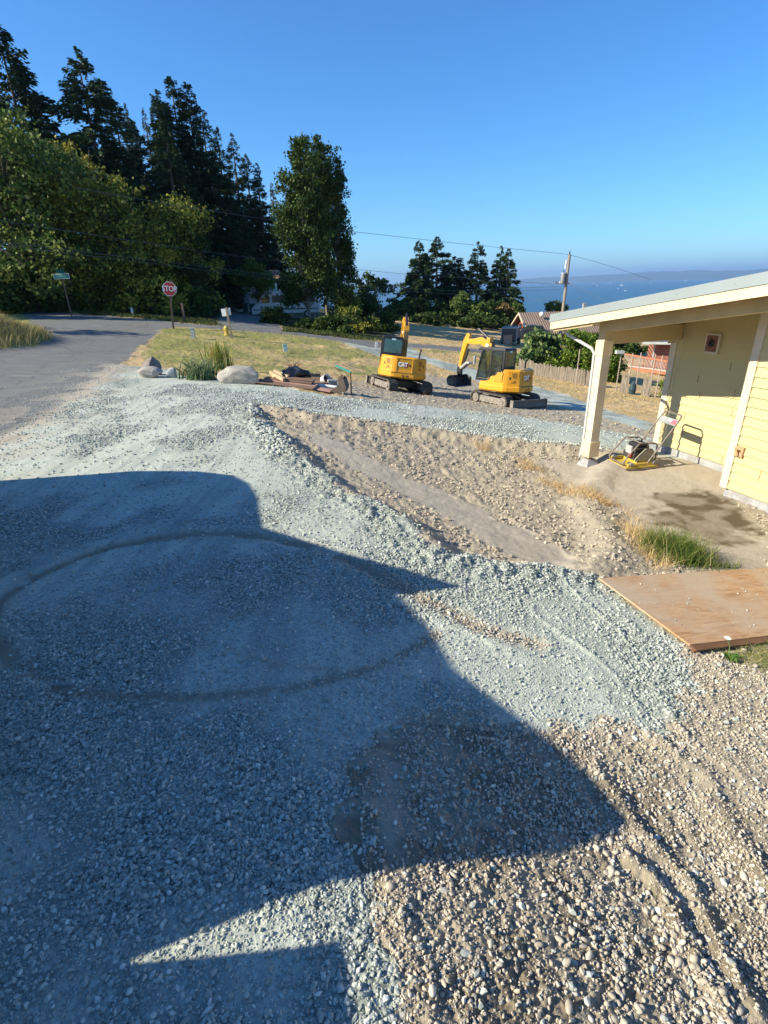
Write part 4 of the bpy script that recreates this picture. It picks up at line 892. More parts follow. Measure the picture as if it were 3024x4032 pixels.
column(1322, 555, 54, 135, 1250, B_C, 'dark narrow upright tree standing just right of the tall one, clothed to the ground', 15, 22000, 0, .19, 6)
column(1262, 530, 53, 150, 950, B_C, 'narrow leafy spire between the two upright trees', 10, 14000, 0, .2, 9)
# mid distance evergreens against the sea
G2 = 'evergreens against the sea'
Cn(1650, 945, 88, 190, C_MD, 'left blue-green spruce with a crooked tip in the group against the sea', group=G2, n=8000, taper=.8, irregular=.3, card=.42, bare=.03)
Cn(1722, 930, 90, 250, C_MD, 'tallest pointed spruce of the group against the sea', group=G2, n=10000, taper=.8, card=.42, bare=.03, irregular=.25)
Cn(1790, 1010, 92, 180, C_DK, 'dark lower spruce filling the right flank of the tallest spruce', group=G2, n=5000, taper=.55, card=.5, bare=.03)
Cn(1885, 950, 90, 175, C_DK, 'middle dark fir with gappy layered boughs against the sea', group=G2, n=6500, taper=.75, irregular=.45, card=.42, bare=.04)
Cn(1974, 968, 91, 160, C_MD, 'left one of the two close pointed firs nearest the utility pole', group=G2, n=6000, taper=.85, irregular=.25, card=.38, bare=.04)
Cn(2004, 975, 90, 165, C_MD, 'right one of the two close pointed firs nearest the utility pole', group=G2, n=6500, taper=.85, irregular=.25, card=.38, bare=.04)
G3_ = 'shrubs along the field edge'
for i, (px, yt, D, w, mm, lb, kk) in enumerate([
 (1480, 1082, 66, 190, B_C, 'large round dark bush left of the yellow excavator boom', 12), (1420, 1160, 60, 150, B_C, 'dark bush between the upright trees and the round bush', 8),
 (1570, 1180, 76, 120, B_C, 'dark shrub at the left foot of the spruces', 7), (1660, 1175, 78, 170, B_C, 'long dark shrub under the tallest spruce', 9),
 (1760, 1190, 78, 150, B_C, 'dark shrub right of the spruce foot', 8), (1822, 1155, 76, 90, B_A, 'small olive cone-shaped tree before the middle fir', 7),
 (1890, 1195, 76, 120, B_A, 'olive shrub under the middle dark fir', 7), (1945, 1180, 78, 90, B_C, 'green shrub between the firs and the rusty bush', 7),
 (1985, 1195, 80, 75, B_F, 'rusty tan bush in the hedge line', 6), (2035, 1190, 80, 90, B_A, 'olive bush right of the rusty bush', 6), (1700, 1232, 72, 260, B_C, 'low dark hedge along the foot of the spruces', 10), (1880, 1240, 72, 230, B_C, 'low dark hedge along the foot of the firs', 10),
 (2185, 1185, 96, 90, B_A, 'olive treetop showing behind the brown ribbed roof', 6)]):
    Bl(px, yt, D, w, mm, lb, k=kk, seed=40+i, lo=.05, n=3600, leaf=.3, name='bush', cat='bush', group=G3_, trunk_r=.08)
G4 = 'garden shrubs below the van'
for i, (px, yt, D, w, mm, lb, n_) in enumerate([
 (1085, 1212, 45, 120, B_C, 'dark shrub hiding the front wheel of the camper van', 5000), (1200, 1262, 44, 110, B_C, 'dark shrub under the trunk of the upright tree', 4000),
 (1300, 1252, 43, 170, B_C, 'spreading dark juniper-like shrub by the road edge', 5000), (1390, 1215, 46, 170, B_B, 'shrub with pale flowers at the foot of the dark upright tree', 5000),
 (1500, 1225, 50, 170, B_C, 'dark shrub behind the left excavator cab', 5000), (1010, 1018, 60, 165, B_D, 'small bright-tipped maple-like tree beside the garage', 6000), (1375, 1120, 52, 80, B_B, 'pale-leaved shrub beside the rear of the camper van', 4000)]):
    Bl(px, yt, D, w, mm, lb, k=8, seed=60+i, lo=.03 if 'maple' not in lb else .4, n=n_, leaf=.2, name='garden_shrub', cat='shrub', group=G4, trunk_r=.08)
G5 = 'leafy bushes behind the grey fence'
for i, (px, yt, D, w, mm, lb, n_, lf) in enumerate([
 (2110, 1305, 41, 170, B_E, 'big-leaved fig bush behind the right excavator', 5200, .30), (2185, 1320, 41.5, 110, B_E, 'fig bush branch just left of the bright green shrub', 3000, .28),
 (2270, 1300, 41, 210, B_D, 'bright green shrub between the fig and the porch post', 8000, .17), (2365, 1345, 40, 130, B_D, 'bright green shrub directly behind the porch post', 4500, .17),
 (2440, 1375, 39, 120, B_D, 'bright green shrub right of the porch post by the deck', 4500, .17), (2480, 1345, 72, 230, B_C, 'dark trees behind the red deck seen under the porch beam', 5000, .3),
 (2380, 1300, 74, 130, B_C, 'dark tree seen in the gap left of the post top', 3500, .3), (2690, 1470, 34, 110, B_D, 'bright green hedge plant beside the far house corner', 3500, .14)]):
    Bl(px, yt, D, w, mm, lb, k=9, seed=80+i, lo=.04, n=n_, leaf=lf, name='leafy_bush', cat='bush', group=G5, trunk_r=.06, stems=2)
# ================================================================ excavators
M_EY = mat('machine_yellow', (0.72,0.33,0.014), .42, .05, 3, dirt=(0.50,0.28,0.05), dscale=3, coat=.2)
M_EYD = mat('panel_amber', (0.52,0.27,0.02), .5, .06, 6)
M_EYG = mat('grille_brown', (0.30,0.14,0.02), .6, .2, 40)
M_BLK = mat('cab_black', (0.018,0.018,0.02), .45, .3, 8)
M_TRK = mat('track_rubber', (0.055,0.05,0.046), .8, .25, 14, dirt=(0.20,0.165,0.13), dscale=6)
M_TFR = mat('track_frame', (0.24,0.21,0.18), .75, .2, 9, dirt=(0.10,0.09,0.08), dscale=5)
M_BLD = mat('blade_steel', (0.07,0.075,0.08), .5, .2, 5, dirt=(0.16,0.14,0.12), dscale=4)
M_ROD = mat('chrome_rod', (0.7,0.7,0.7), .2, .05, 3, metal=.9)
M_HOSE = mat('hose_black', (0.015,0.015,0.015), .5)
M_RED = flat('decal_red_dark', (0.38,0.015,0.02), .4); M_LTR = flat('letter_white', (0.82,0.82,0.80), .4)
M_GREYL = mat('galvanised', (0.42,0.42,0.41), .45, .1, 8, metal=.3)
def seeglass(name, tint=(0.30,0.40,0.40), mixf=.16):
    m = bpy.data.materials.new(name); m.use_nodes = True; t = m.node_tree; t.nodes.clear()
    o = t.nodes.new('ShaderNodeOutputMaterial'); a = t.nodes.new('ShaderNodeBsdfTransparent'); g = t.nodes.new('ShaderNodeBsdfGlossy'); x = t.nodes.new('ShaderNodeMixShader')
    a.inputs[0].default_value = (*tint, 1); g.inputs['Roughness'].default_value = .05; g.inputs[0].default_value = (.7,.8,.8,1); x.inputs[0].default_value = mixf
    t.links.new(a.outputs[0], x.inputs[1]); t.links.new(g.outputs[0], x.inputs[2]); t.links.new(x.outputs[0], o.inputs[0]); return m
M_WIN = seeglass('cab_glass')
def thick(pts, w):
    """outline around a polyline in a plane: widths w per point"""
    L = []; R = []
    for i, p in enumerate(pts):
        a = Vector(pts[max(0, i-1)]); b = Vector(pts[min(len(pts)-1, i+1)]); d = (b-a).normalized(); n = Vector((-d.y, d.x)); q = Vector(p)
        L.append(tuple(q+n*w[i]/2)); R.append(tuple(q-n*w[i]/2))
    return L+R[::-1]
def excavator(loc, head, under, label, boom, stick, tilt=(0,0), bucket_w=.78, blade_back=False, s=1.0, boomx=.08, thumb=True):
    ex = thing('excavator', label, 'excavator', loc, head, 'yellow compact excavators'); ex.rotation_euler = (tilt[0], tilt[1], head); ex.scale = s if isinstance(s, tuple) else (s, s, s)
    U = Matrix.Rotation(under-head, 4, 'Z')
    # undercarriage
    mb = MB().box(-.55,.55,-.45,.45,.22,.50, U).tube([(0,0,.5), (0,0,.625)], .42, 20); mb.build('undercarriage', M_BLK, ex, bevel=.02)
    for sx in (-1, 1):
        x0, x1 = (sx*.98, sx*.60) if sx < 0 else (.60, .98)
        R_, HL = .275, .86; st = []
        for k in range(9): a_ = math.pi/2-math.pi*k/8; st.append((HL+R_*math.cos(a_), R_+R_*math.sin(a_)))
        for k in range(9): a_ = -math.pi/2-math.pi*k/8; st.append((-HL+R_*math.cos(a_), R_+R_*math.sin(a_)))
        inn = [(y*.955, .275+(z-.275)*.80) for y, z in st]; n = len(st); mb = MB()
        V_ = [(x, y, z) for x in (x0, x1) for ring in (st, inn) for (y, z) in ring]; V_ = [tuple(U @ Vector(v)) for v in V_]; F_ = []
        for i in range(n):
            j = (i+1) % n; F_ += [(i, j, 2*n+j, 2*n+i), (n+j, n+i, 3*n+i, 3*n+j), (j, i, n+i, n+j), (2*n+i, 2*n+j, 3*n+j, 3*n+i)]
        mb.add(V_, F_)
        # grousers
        per = []; 
        for i in range(n):
            a = Vector(st[i]); b = Vector(st[(i+1) % n]); l = (b-a).length; k = max(1, round(l/.085))
            for q in range(k): per.append((a.lerp(b, (q+.5)/k), (b-a).normalized()))
        for c_, d_ in per:
            nn = Vector((d_.y, -d_.x)); nn = -nn if (c_+nn*.1-Vector((max(-HL, min(HL, c_.x)), .275))).length < (c_-Vector((max(-HL, min(HL, c_.x)), .275))).length else nn
            q = [c_-d_*.022-nn*.004, c_+d_*.022-nn*.004, c_+d_*.016+nn*.024, c_-d_*.016+nn*.024]; mb.prism([tuple(p) for p in q], 0, x0+.01, x1-.01, U)
        tr = mb.build('track', M_TRK, ex)
        xo = x0+.05 if sx < 0 else x1-.05; xi = x1-.05 if sx < 0 else x0+.05
        MB().box(min(xo, xi), max(xo, xi), -.66, .60, .12, .40, U).box(min(xo-.015*-sx, xi), max(xo-.015*-sx, xi), -.3, .2, .20, .33, U).build('track_frame', M_TFR, tr, bevel=.02)
        for yy, rr_ in ((HL-.02, .19), (-HL+.02, .20)):
            w_x = sorted((xo+sx*.02, xi)); MB().tube([tuple(U @ Vector((w_x[0], yy, .275))), tuple(U @ Vector((w_x[1], yy, .275)))], rr_, 16).tube([tuple(U @ Vector((xo+sx*.02, yy, .275))), tuple(U @ Vector((xo+sx*.05, yy, .275)))], .08, 10).build('drive_wheel' if yy < 0 else 'idler_wheel', M_TFR, tr)
        rm = MB()
        for yy in (-.5, -.25, 0, .25, .5): rm.tube([tuple(U @ Vector((xo+sx*.01, yy, .10))), tuple(U @ Vector((xi, yy, .10)))], .075, 12)
        rm.build('rollers', M_BLK, tr)
    # dozer blade
    sg = -1 if blade_back else 1
    prof = [(1.42, .06), (1.47, .04), (1.50, .14), (1.475, .30), (1.50, .42), (1.46, .44), (1.43, .30), (1.44, .15)]
    mb = MB().prism([(sg*y, z) for y, z in prof], 0, -.97, .97, U)
    bl = mb.build('dozer_blade', M_BLD, ex, bevel=.004)
    for sx in (-.985, .97): MB().box(sx, sx+.015, *sorted((sg*1.35, sg*1.52)), .04, .44, U).build('blade_end_plate', M_TFR, bl)
    mb = MB()
    for sx in (-.38, .38): mb.prism([(sg*.45,.2), (sg*.45,.34), (sg*1.42,.30), (sg*1.42,.16)], 0, sx-.05, sx+.05, U)
    mb.build('blade_arms', M_BLK, bl, bevel=.005)
    MB().tube([tuple(U @ Vector((0, sg*.5, .42))), tuple(U @ Vector((0, sg*1.4, .34)))], .045, 10).build('blade_cylinder', M_ROD, bl)
    # upper body
    P = [(-.96,.72),(-.98,-.50),(-.90,-.62),(-.52,-1.0),(-.40,-1.04),(.40,-1.04),(.52,-1.0),(.90,-.62),(.98,-.50),(.96,.60)]
    def loft(mb, lv):
        n = len(lv[0][1])
        for z, poly in lv: pass
        v = [(x, y, z) for z, poly in lv for (x, y) in poly]; f = [tuple(range(n))[::-1], tuple((len(lv)-1)*n+i for i in range(n))]
        for l in range(len(lv)-1):
            for i in range(n): f.append((l*n+i, l*n+(i+1) % n, (l+1)*n+(i+1) % n, (l+1)*n+i))
        mb.add(v, f); return mb
    sc = lambda P, k: [(x*k, y*k if y < 0 else y) for x, y in P]
    body = loft(MB(), [(.64, sc(P, .93)), (.70, sc(P, 1.0)), (.86, sc(P, 1.0)), (.90, sc(P, .965)), (1.52, sc(P, .945)), (1.57, sc(P, .90))])
    # cut the front left for the cab: front part stays low
    body.v = [(x, y, min(z, 1.0) if y > .3 else z) for x, y, z in body.v]
    bd = body.build('body', M_EY, ex, bevel=.018, seg=3)
    def facet(p0, p1, u0, u1, z0, z1, o0, o1, mbx, poly=None):
        a = Vector((p0[0], p0[1], 0)); b = Vector((p1[0], p1[1], 0)); d = (b-a); L_ = d.length; d.normalize(); n = Vector((d.y, -d.x, 0))
        if n.dot((a+b)/2) < 0: n = -n
        pl = poly or [(u0, z0), (u1, z0), (u1, z1), (u0, z1)]
        v = [a+d*(u*L_)+n*o0+Vector((0,0,z)) for u, z in pl]+[a+d*(u*L_)+n*o1+Vector((0,0,z)) for u, z in pl]; k = len(pl)
        mbx.add(v, [tuple(range(k))[::-1], tuple(range(k, 2*k))]+[(i, (i+1) % k, k+(i+1) % k, k+i) for i in range(k)]); return mbx
    q = sc(P, .945); FL = (q[2], q[3]); FR = (q[6], q[7]); FC = (q[4], q[5]); FS = (q[0], q[1])
    hp = facet(*FC, .10, .90, .93, 1.49, .006, .016, MB()).build('engine_panel', M_EYD, bd, bevel=.004)
    fr = MB()
    for u0, u1, z0, z1 in ((.05, .10, .92, 1.5), (.90, .95, .92, 1.5), (.05, .95, 1.495, 1.52), (.0, 1., .885, .925)): facet(*FC, u0, u1, z0, z1, .004, .034, fr)
    fr.build('panel_surround', M_EY, bd, bevel=.006)
    for k, F_ in enumerate((FL, FR)):
        dr = facet(*F_, .06, .94, .93, 1.50, .003, .018, MB(), [(.08,.95),(.92,1.02 if k == 0 else .95),(.94,1.50),(.06,1.50)] if k == 0 else [(.06,1.02),(.94,.95),(.94,1.50),(.06,1.50)]).build('side_door', M_EY, ex, bevel=.004)
        g = MB(); m_ = (lambda u: u) if k == 0 else (lambda u: 1-u)
        facet(*F_, 0, 0, 0, 0, .0185, .021, g, [(m_(.38),1.30),(m_(.5),1.22),(m_(.78),1.20),(m_(.80),1.40),(m_(.72),1.45),(m_(.38),1.43)]); g.build('grille', M_EYG, dr)
        g = MB(); facet(*F_, 0, 0, 0, 0, .0185, .021, g, [(m_(.34),1.02),(m_(.74),1.04),(m_(.76),1.13),(m_(.55),1.15),(m_(.5),1.08),(m_(.36),1.06)]); g.build('grille', M_EYG, dr)
        g = MB(); facet(*F_, m_(.17), m_(.26), 1.18, 1.28, .0185, .03, g); g.build('latch', M_BLK, dr)
    g = MB(); facet(*FS, .30, .62, 1.06, 1.42, .03, .045, g, [(.62,1.06),(.95,1.06),(.97,1.44),(.74,1.44),(.62,1.20)]); g.build('side_panel', M_EYD, bd, bevel=.004)
    g = MB(); facet(*FC, .74, .80, 1.18, 1.27, .017, .03, g); g.build('latch', M_BLK, hp)
    for uu in (.42, .64): facet(*FC, uu, uu+.08, .73, .80, .04, .07, MB()).build('tie_down_hole', M_BLK, bd)
    yC = q[4][1]-.0175
    MT = Matrix.Translation((-.07, yC, 1.235)) @ Matrix.Rotation(math.pi/2, 4, 'X')
    MHx = Matrix.Translation((.055, yC+.001, 1.205)) @ Matrix.Rotation(math.pi/2, 4, 'X')
    hx = MB(); hx.add([(MHx @ Vector((.115*math.cos(a_), .125*math.sin(a_), 0))) for a_ in [math.radians(60*k) for k in range(6)]], [tuple(range(6))]); hx.build('logo_hexagon', M_RED, hp)
    text_mesh('CAT', .245, .003, 'logo_letters', M_LTR, hp, Matrix.Translation((0,-.006,0)) @ MT, .012, .78)
    mk = MB(); sh_ = text_mesh('CAT', .245, .001, 'logo_outline', M_BLK, hp, Matrix.Translation((.006,-.001,-.007)) @ MT, .018, .78)
    tri = MB(); tri.add([(-.095, yC-.0115, 1.15), (-.005, yC-.0115, 1.15), (-.05, yC-.0115, 1.205)], [(0,1,2)]); tri.build('logo_triangle', M_EY, hp)
    # cab (left side of the machine), see-through
    x0, x1, y0, y1, z0, z1 = -.93, -.10, -.42, .92, 1.02, 2.34
    cb = MB(); p = .055
    cb.box(x0, x1, y0, y1, z1-.09, z1).box(x0+.02, x1-.02, y0+.02, y1-.02, z1+.001, z1+.035)
    for (xx, yy) in ((x0, y0), (x1-p, y0)): cb.box(xx, xx+p, yy, yy+p*1.5, z0, z1-.091)
    for xx in (x0, x1-p): cb.prism([(y1-.22, z1-.091), (y1-.14, z1-.091), (y1+.06, z0), (y1-.02, z0)], 0, xx, xx+p)
    for xx in (x0, x1-p): cb.box(xx+.002, xx+p-.002, .22, .29, z0, z1-.091)
    cb.box(x0, x1, y0+.001, y0+.07, z0, 1.66).box(x0+p, x1-p, y1-.05, y1+.03, z0, z0+.08)
    cb.box(x0+.003, x0+p-.003, y0+.07, y1-.02, z0, 1.14).box(x1-p+.003, x1-.003, y0+.07, y1-.02, z0, 1.14)
    cb.prism([(-.30, 1.2), (-.30, 1.75), (-.12, 1.62), (.08, 1.25), (.1,1.2)], 0, x0+.004, x0+.03)
    cab = cb.build('cab', M_BLK, ex, bevel=.022)
    g = MB().box(x0+p+.003, x1-p-.003, y0+.012, y0+.018, 1.665, z1-.095); g.build('rear_window', M_WIN, cab)
    g = MB(); g.add([(x0+p+.002, y1-.16, z1-.1), (x1-p-.002, y1-.16, z1-.1), (x1-p-.002, y1+.03, z0+.085), (x0+p+.002, y1+.03, z0+.085)], [(0,1,2,3)]); g.build('windscreen', M_WIN, cab)
    for xx, nm in ((x0+.012, 'door_window'), (x1-.012, 'side_window')):
        g = MB(); g.add([(xx, -.33, 1.68), (xx, .215, 1.145), (xx, .215, z1-.1), (xx, -.33, z1-.1)], [(0,1,2,3)]); g.add([(xx, .295, 1.145), (xx, y1-.03, 1.145), (xx, y1-.17, z1-.1), (xx, .295, z1-.1)], [(0,1,2,3)]); g.build(nm, M_WIN, cab)
    MB().box(-.74,-.32,-.20,.22,1.25,1.42).box(-.69,-.29,-.26,-.14,1.42,2.0).box(-.62,-.36,-.25,-.17,2.0,2.16).build('seat', mat('seat_dark', (0.03,0.035,0.04), .8), cab, bevel=.03)
    MB().box(-.58,-.42,y0-.002,y0+.01,2.22,2.28).build('roof_sticker', flat('sticker_pale', (0.5,0.75,0.75)), cab)
    MB().tube([(-.30, y0-.06, 1.55), (-.30, y0-.06, 1.78)], .018, 8).build('antenna', M_BLK, cab)
    MB().tube([(-.96,-.30,1.60),(-.96,-.30,1.72),(-.96,-.02,1.72),(-.96,-.02,1.60)], .013, 6).build('hand_rail', M_BLK, ex)
    MB().box(-.62,.62,-.03,.0,.0,.012).build('mud_lip', M_TRK, ex).location = (0, yC-.02, .885)
    # exhaust and mirror
    MB().tube([(.60, -.45, 1.55), (.62, -.45, 1.80), (.66, -.48, 1.95)], .035, 10).build('exhaust_stack', M_BLK, ex)
    mr = MB().tube([(x0, y1-.15, 1.95), (x0-.16, y1+.02, 1.98), (x0-.20, y1+.02, 1.8)], .012, 6).build('mirror_arm', M_BLK, ex)
    MB().box(x0-.26, x0-.14, y1+.0, y1+.03, 1.68, 2.02).build('mirror', mat('mirror_case', (0.55,0.56,0.56), .4), mr, bevel=.01)
    # boom, stick, bucket
    bw = .11
    MB().box(boomx-.15, boomx+.15, .70, .98, .72, 1.08).build('swing_bracket', M_EY, ex, bevel=.02)
    bo = MB().prism(thick(boom, [.20, .27, .36, .30, .24, .20][:len(boom)]), 0, boomx-bw, boomx+bw).build('boom', M_EY, ex, bevel=.012)
    b0, b1 = Vector((boomx, *boom[0])), Vector((boomx, *boom[2])); fwd = Vector((0, .26, -.05))
    MB().tube([b0+fwd, b0.lerp(b1, .55)+fwd], .055, 10).tube([b0.lerp(b1, .55)+fwd, b1+fwd*.6], .03, 8).build('boom_cylinder', M_BLK, bo)
    hm = MB()
    for k in range(4):
        xx = boomx-.09+k*.06; hm.tube([(xx, boom[0][0]-.28, 1.35), (xx, boom[0][0]-.20, 1.75), (xx, boom[1][0]-.17, boom[1][1]+.05), (xx, boom[2][0]-.17, boom[2][1]+.12), (xx, boom[2][0]+.1, boom[2][1]+.22), (xx, boom[3][0], boom[3][1]+.17)], .013, 6)
    hm.build('hose', M_HOSE, bo)
    e_ = Vector((boomx, *boom[-1])); up = Vector((0, 0, .24)); cyl = MB().tube([Vector((boomx, boom[2][0]+.02, boom[2][1]+.26)), Vector((boomx, (boom[2][0]+stick[0][0])/2+.1, max(boom[2][1], stick[0][1])+.22))], .055, 10)
    cyl.tube([Vector((boomx, (boom[2][0]+stick[0][0])/2+.1, max(boom[2][1], stick[0][1])+.22)), Vector((boomx, stick[0][0], stick[0][1]+.02))], .03, 8); cyl.build('stick_cylinder', M_BLK, bo)
    MB().box(boomx-.13, boomx+.13, boom[2][0]-.07, boom[2][0]+.12, boom[2][1]+.1, boom[2][1]+.34).build('cylinder_lug', M_EY, bo, bevel=.02)
    MB().tube([(boomx-.15, boom[2][0]+.05, boom[2][1]+.02), (boomx-.115, boom[2][0]+.05, boom[2][1]+.02)], .075, 14).build('work_light', M_LTR, bo)
    stk = MB().prism(thick(stick, [.16, .26, .19, .13]), 0, boomx-.085, boomx+.085).build('stick', M_EY, ex, bevel=.01)
    sv_ = [Vector((boomx, *p)) for p in stick]; off = Vector((0, -.20, 0))
    MB().tube([sv_[0].lerp(sv_[-1], .45)+off, sv_[-1]+Vector((0, -.14, .06))], .05, 10).build('bucket_cylinder', M_BLK, stk)
    MB().tube([sv_[0].lerp(sv_[-1], .25)+Vector((.02, .18, 0)), sv_[0].lerp(sv_[-1], .7)+Vector((.02,.17,0)), sv_[-1]+Vector((.02,.13,.05))], .018, 6).build('hose', M_HOSE, stk)
    if thumb:
        t0 = sv_[-1]; MB().prism([(t0.y-.06, t0.z+.02), (t0.y-.14, t0.z-.06), (t0.y-.46, t0.z+.20), (t0.y-.60, t0.z+.22), (t0.y-.62, t0.z+.28), (t0.y-.42, t0.z+.30)], 0, boomx-.16, boomx+.16).build('thumb', M_GREYL, stk, bevel=.01)
    e = sv_[-1]; MB().prism([(e.y-.10, e.z+.06), (e.y+.10, e.z+.06), (e.y+.12, e.z-.22), (e.y+.02, e.z-.36), (e.y-.10, e.z-.3)], 0, boomx-.09, boomx+.09).build('quick_coupler', M_BLK, ex, bevel=.015)
    # bucket: open shell facing back toward the machine
    by, bz = e.y+.02, e.z-.34; prof = []
    for k in range(9): a_ = math.radians(100-k*24); prof.append((by+.05+.22*math.cos(a_), bz-.22+.24*math.sin(a_)))
    prof.append((by-.30, bz-.47)); inn = [(y-.012 if y > by else y, z+.0) for y, z in prof]
    w2 = bucket_w/2; V_ = []; F_ = []
    for x in (-w2, w2):
        for (y, z) in prof: V_.append((boomx+x, y, z))
    n = len(prof)
    for i in range(n-1): F_.append((i, i+1, n+i+1, n+i))
    mb = MB(); mb.add(V_, F_); ctr = (by-.25, bz+.0)
    for x in (-w2, w2): mb.add([(boomx+x, y, z) for y, z in prof]+[(boomx+x, by-.26, bz-.10)], [tuple(range(n+1))])
    bk = mb.build('bucket', M_BLD, ex); md = bk.modifiers.new('s', 'SOLIDIFY'); md.thickness = .018
    MB().box(boomx-w2-.01, boomx+w2+.01, by-.36, by-.27, bz-.482, bz-.462).build('cutting_edge', M_TFR, bk)
    return ex
def tilt_at(p, head, w=.9):
    c_, s_ = math.cos(head), math.sin(head); f = (GH(p.x-s_*w, p.y+c_*w)-GH(p.x+s_*w, p.y-c_*w))/(2*w); r = (GH(p.x+c_*w, p.y+s_*w)-GH(p.x-c_*w, p.y-s_*w))/(2*w)
    return (math.atan(f)*.8, -math.atan(r)*.8)
H1 = math.radians(2); p1_ = GD(1572, 22.0, .0, 1520)
E1 = excavator(p1_, H1, math.radians(22), 'left yellow excavator seen from behind, its boom raised above the black cab', [(.82,1.0),(.88,1.8),(1.0,2.55),(1.35,2.95),(1.9,3.18),(2.35,3.05)], [(2.25,3.22),(2.42,2.9),(2.5,2.1),(2.55,1.45)], tilt=tilt_at(p1_, H1), s=(.97,.95,.88))
H2 = math.radians(42); p2_ = GD(1988, 21.6, -.0, 1545)
E2 = excavator(p2_, H2, math.radians(30), 'right yellow excavator turned left, arm bent down to its bucket, blade toward the drive', [(.82,1.0),(.96,1.7),(1.10,2.38),(1.50,2.58),(1.95,2.52),(2.30,2.52)], [(2.26,2.84),(2.40,2.52),(2.56,1.9),(2.66,1.34)], tilt=(0.0, math.radians(4)), blade_back=True, s=(.90,.92,.92), bucket_w=1.15)
# ================================================================ vehicles
def wheel(parent, c, r, w, axis='y'):
    a = Vector(c); d = Vector((0, w/2, 0)); wh = MB().tube([a-d, a+d], r, 20).build('wheel', M_DARK, parent, bevel=.02)
    MB().tube([a-d*1.04, a+d*1.04], r*.6, 14).build('rim', M_GREYL, wh); return wh
M_VAN = mat('van_silver', (0.74,0.76,0.78), .3, .04, 2, coat=.4); M_VGL = glassmat('van_glass')
p = GD(1130, 60, .02, 1237)
van = thing('camper_van', 'white and silver high-roof camper van parked facing left behind the upright trees', 'van', p, math.radians(180+6))
P = [(-3.4,.42),(-3.42,1.2),(-3.34,2.35),(-3.1,2.72),(1.35,2.78),(1.95,2.62),(2.35,2.1),(2.72,1.45),(3.30,1.18),(3.48,.95),(3.50,.42)]
vb = MB().prism(P, 1, -.98, .98).build('body', M_VAN, van, bevel=.09, seg=3)
for sy in (-1, 1):
    y0, y1 = sorted((sy*.982, sy*.992))
    MB().prism([(1.55,1.48),(2.52,1.45),(2.22,2.02),(1.9,2.12),(1.55,2.14)], 1, y0, y1).build('side_window', M_VGL, vb)
    MB().box(-3.0, -.35, y0, y1, 1.50, 2.18).build('side_window', M_VGL, vb); MB().box(-.28, 1.32, y0, y1, 1.50, 2.18).build('side_window', M_VGL, vb)
    MB().box(-3.3, 3.3, y0, y1, .80, .90).build('trim_strip', mat('van_trim', (0.12,0.13,0.14), .5), vb)
MB().prism([(2.03,2.55),(2.07,2.57),(2.44,2.08),(2.78,1.50),(2.74,1.48)], 1, -.82, .82).build('windscreen', M_VGL, vb)
MB().box(-1.6, -.7, -.45, .45, 2.81, 3.0).build('roof_unit', M_VAN, vb, bevel=.05); MB().box(1.3, 1.9, -.5, .5, 2.79, 2.92).build('roof_vent', M_VAN, vb, bevel=.04)
for sy in (-1, 1): MB().box(3.36, 3.47, sy*.75-.17, sy*.75+.17, .80, 1.02).build('headlight', M_VGL, vb, bevel=.02); MB().box(-3.46, -3.40, sy*.86-.07, sy*.86+.07, 1.0, 1.4).build('tail_light', M_RED, vb)
MB().box(3.40, 3.56, -.9, .9, .36, .62).build('bumper', M_DARK, vb, bevel=.03)
for x in (-2.15, 2.35):
    for sy in (-1, 1): wheel(van, (x, sy*.88, .36), .36, .24)
def car(p, rz, label, paint_, dark=False, sc_=1.0):
    c = thing('parked_car', label, 'car', p, rz); c.scale = (sc_,)*3
    b = MB().prism([(-2.2,.30),(-2.25,.85),(-2.1,1.02),(-.95,1.08),(1.0,1.0),(1.95,.88),(2.2,.70),(2.22,.30)], 1, -.88, .88).build('body', paint_, c, bevel=.08, seg=3)
    g = MB().prism([(-1.75,1.02),(-1.35,1.50),(-.2,1.62),(.45,1.56),(1.15,1.0)], 1, -.76, .76).build('cabin', M_VGL, c, bevel=.08, seg=3)
    MB().prism([(-1.40,1.52),(-.2,1.64),(.45,1.575),(.35,1.55),(-.2,1.60),(-1.3,1.5)], 1, -.68, .68).build('roof', paint_, g, bevel=.01)
    for sy in (-1, 1): MB().box(2.12, 2.24, sy*.62-.17, sy*.62+.17, .62, .80).build('headlight', M_LTR, b, bevel=.02); MB().box(.6,.75, sy*.88-.02, sy*.88+.12 if sy > 0 else sy*.88+.02, 1.02, 1.14).build('mirror', paint_, b)
    MB().box(2.2, 2.245, -.5, .5, .40, .60).build('front_grille', M_DARK, b)
    for x in (-1.4, 1.4):
        for sy in (-1, 1): wheel(c, (x, sy*.80, .32), .32, .22)
    return c
car(GD(856, 63, .02, 1222), math.radians(-100), 'white car parked nose-out before the garage, half in shade', mat('car_white', (0.7,0.7,0.7), .3, .03, 2, coat=.4))
car(GD(2085, 66, .02, 1318), math.radians(170), 'dark car roof showing between the black trailer and the fig bush', mat('car_dark', (0.03,0.035,0.045), .3, .03, 2, coat=.4))
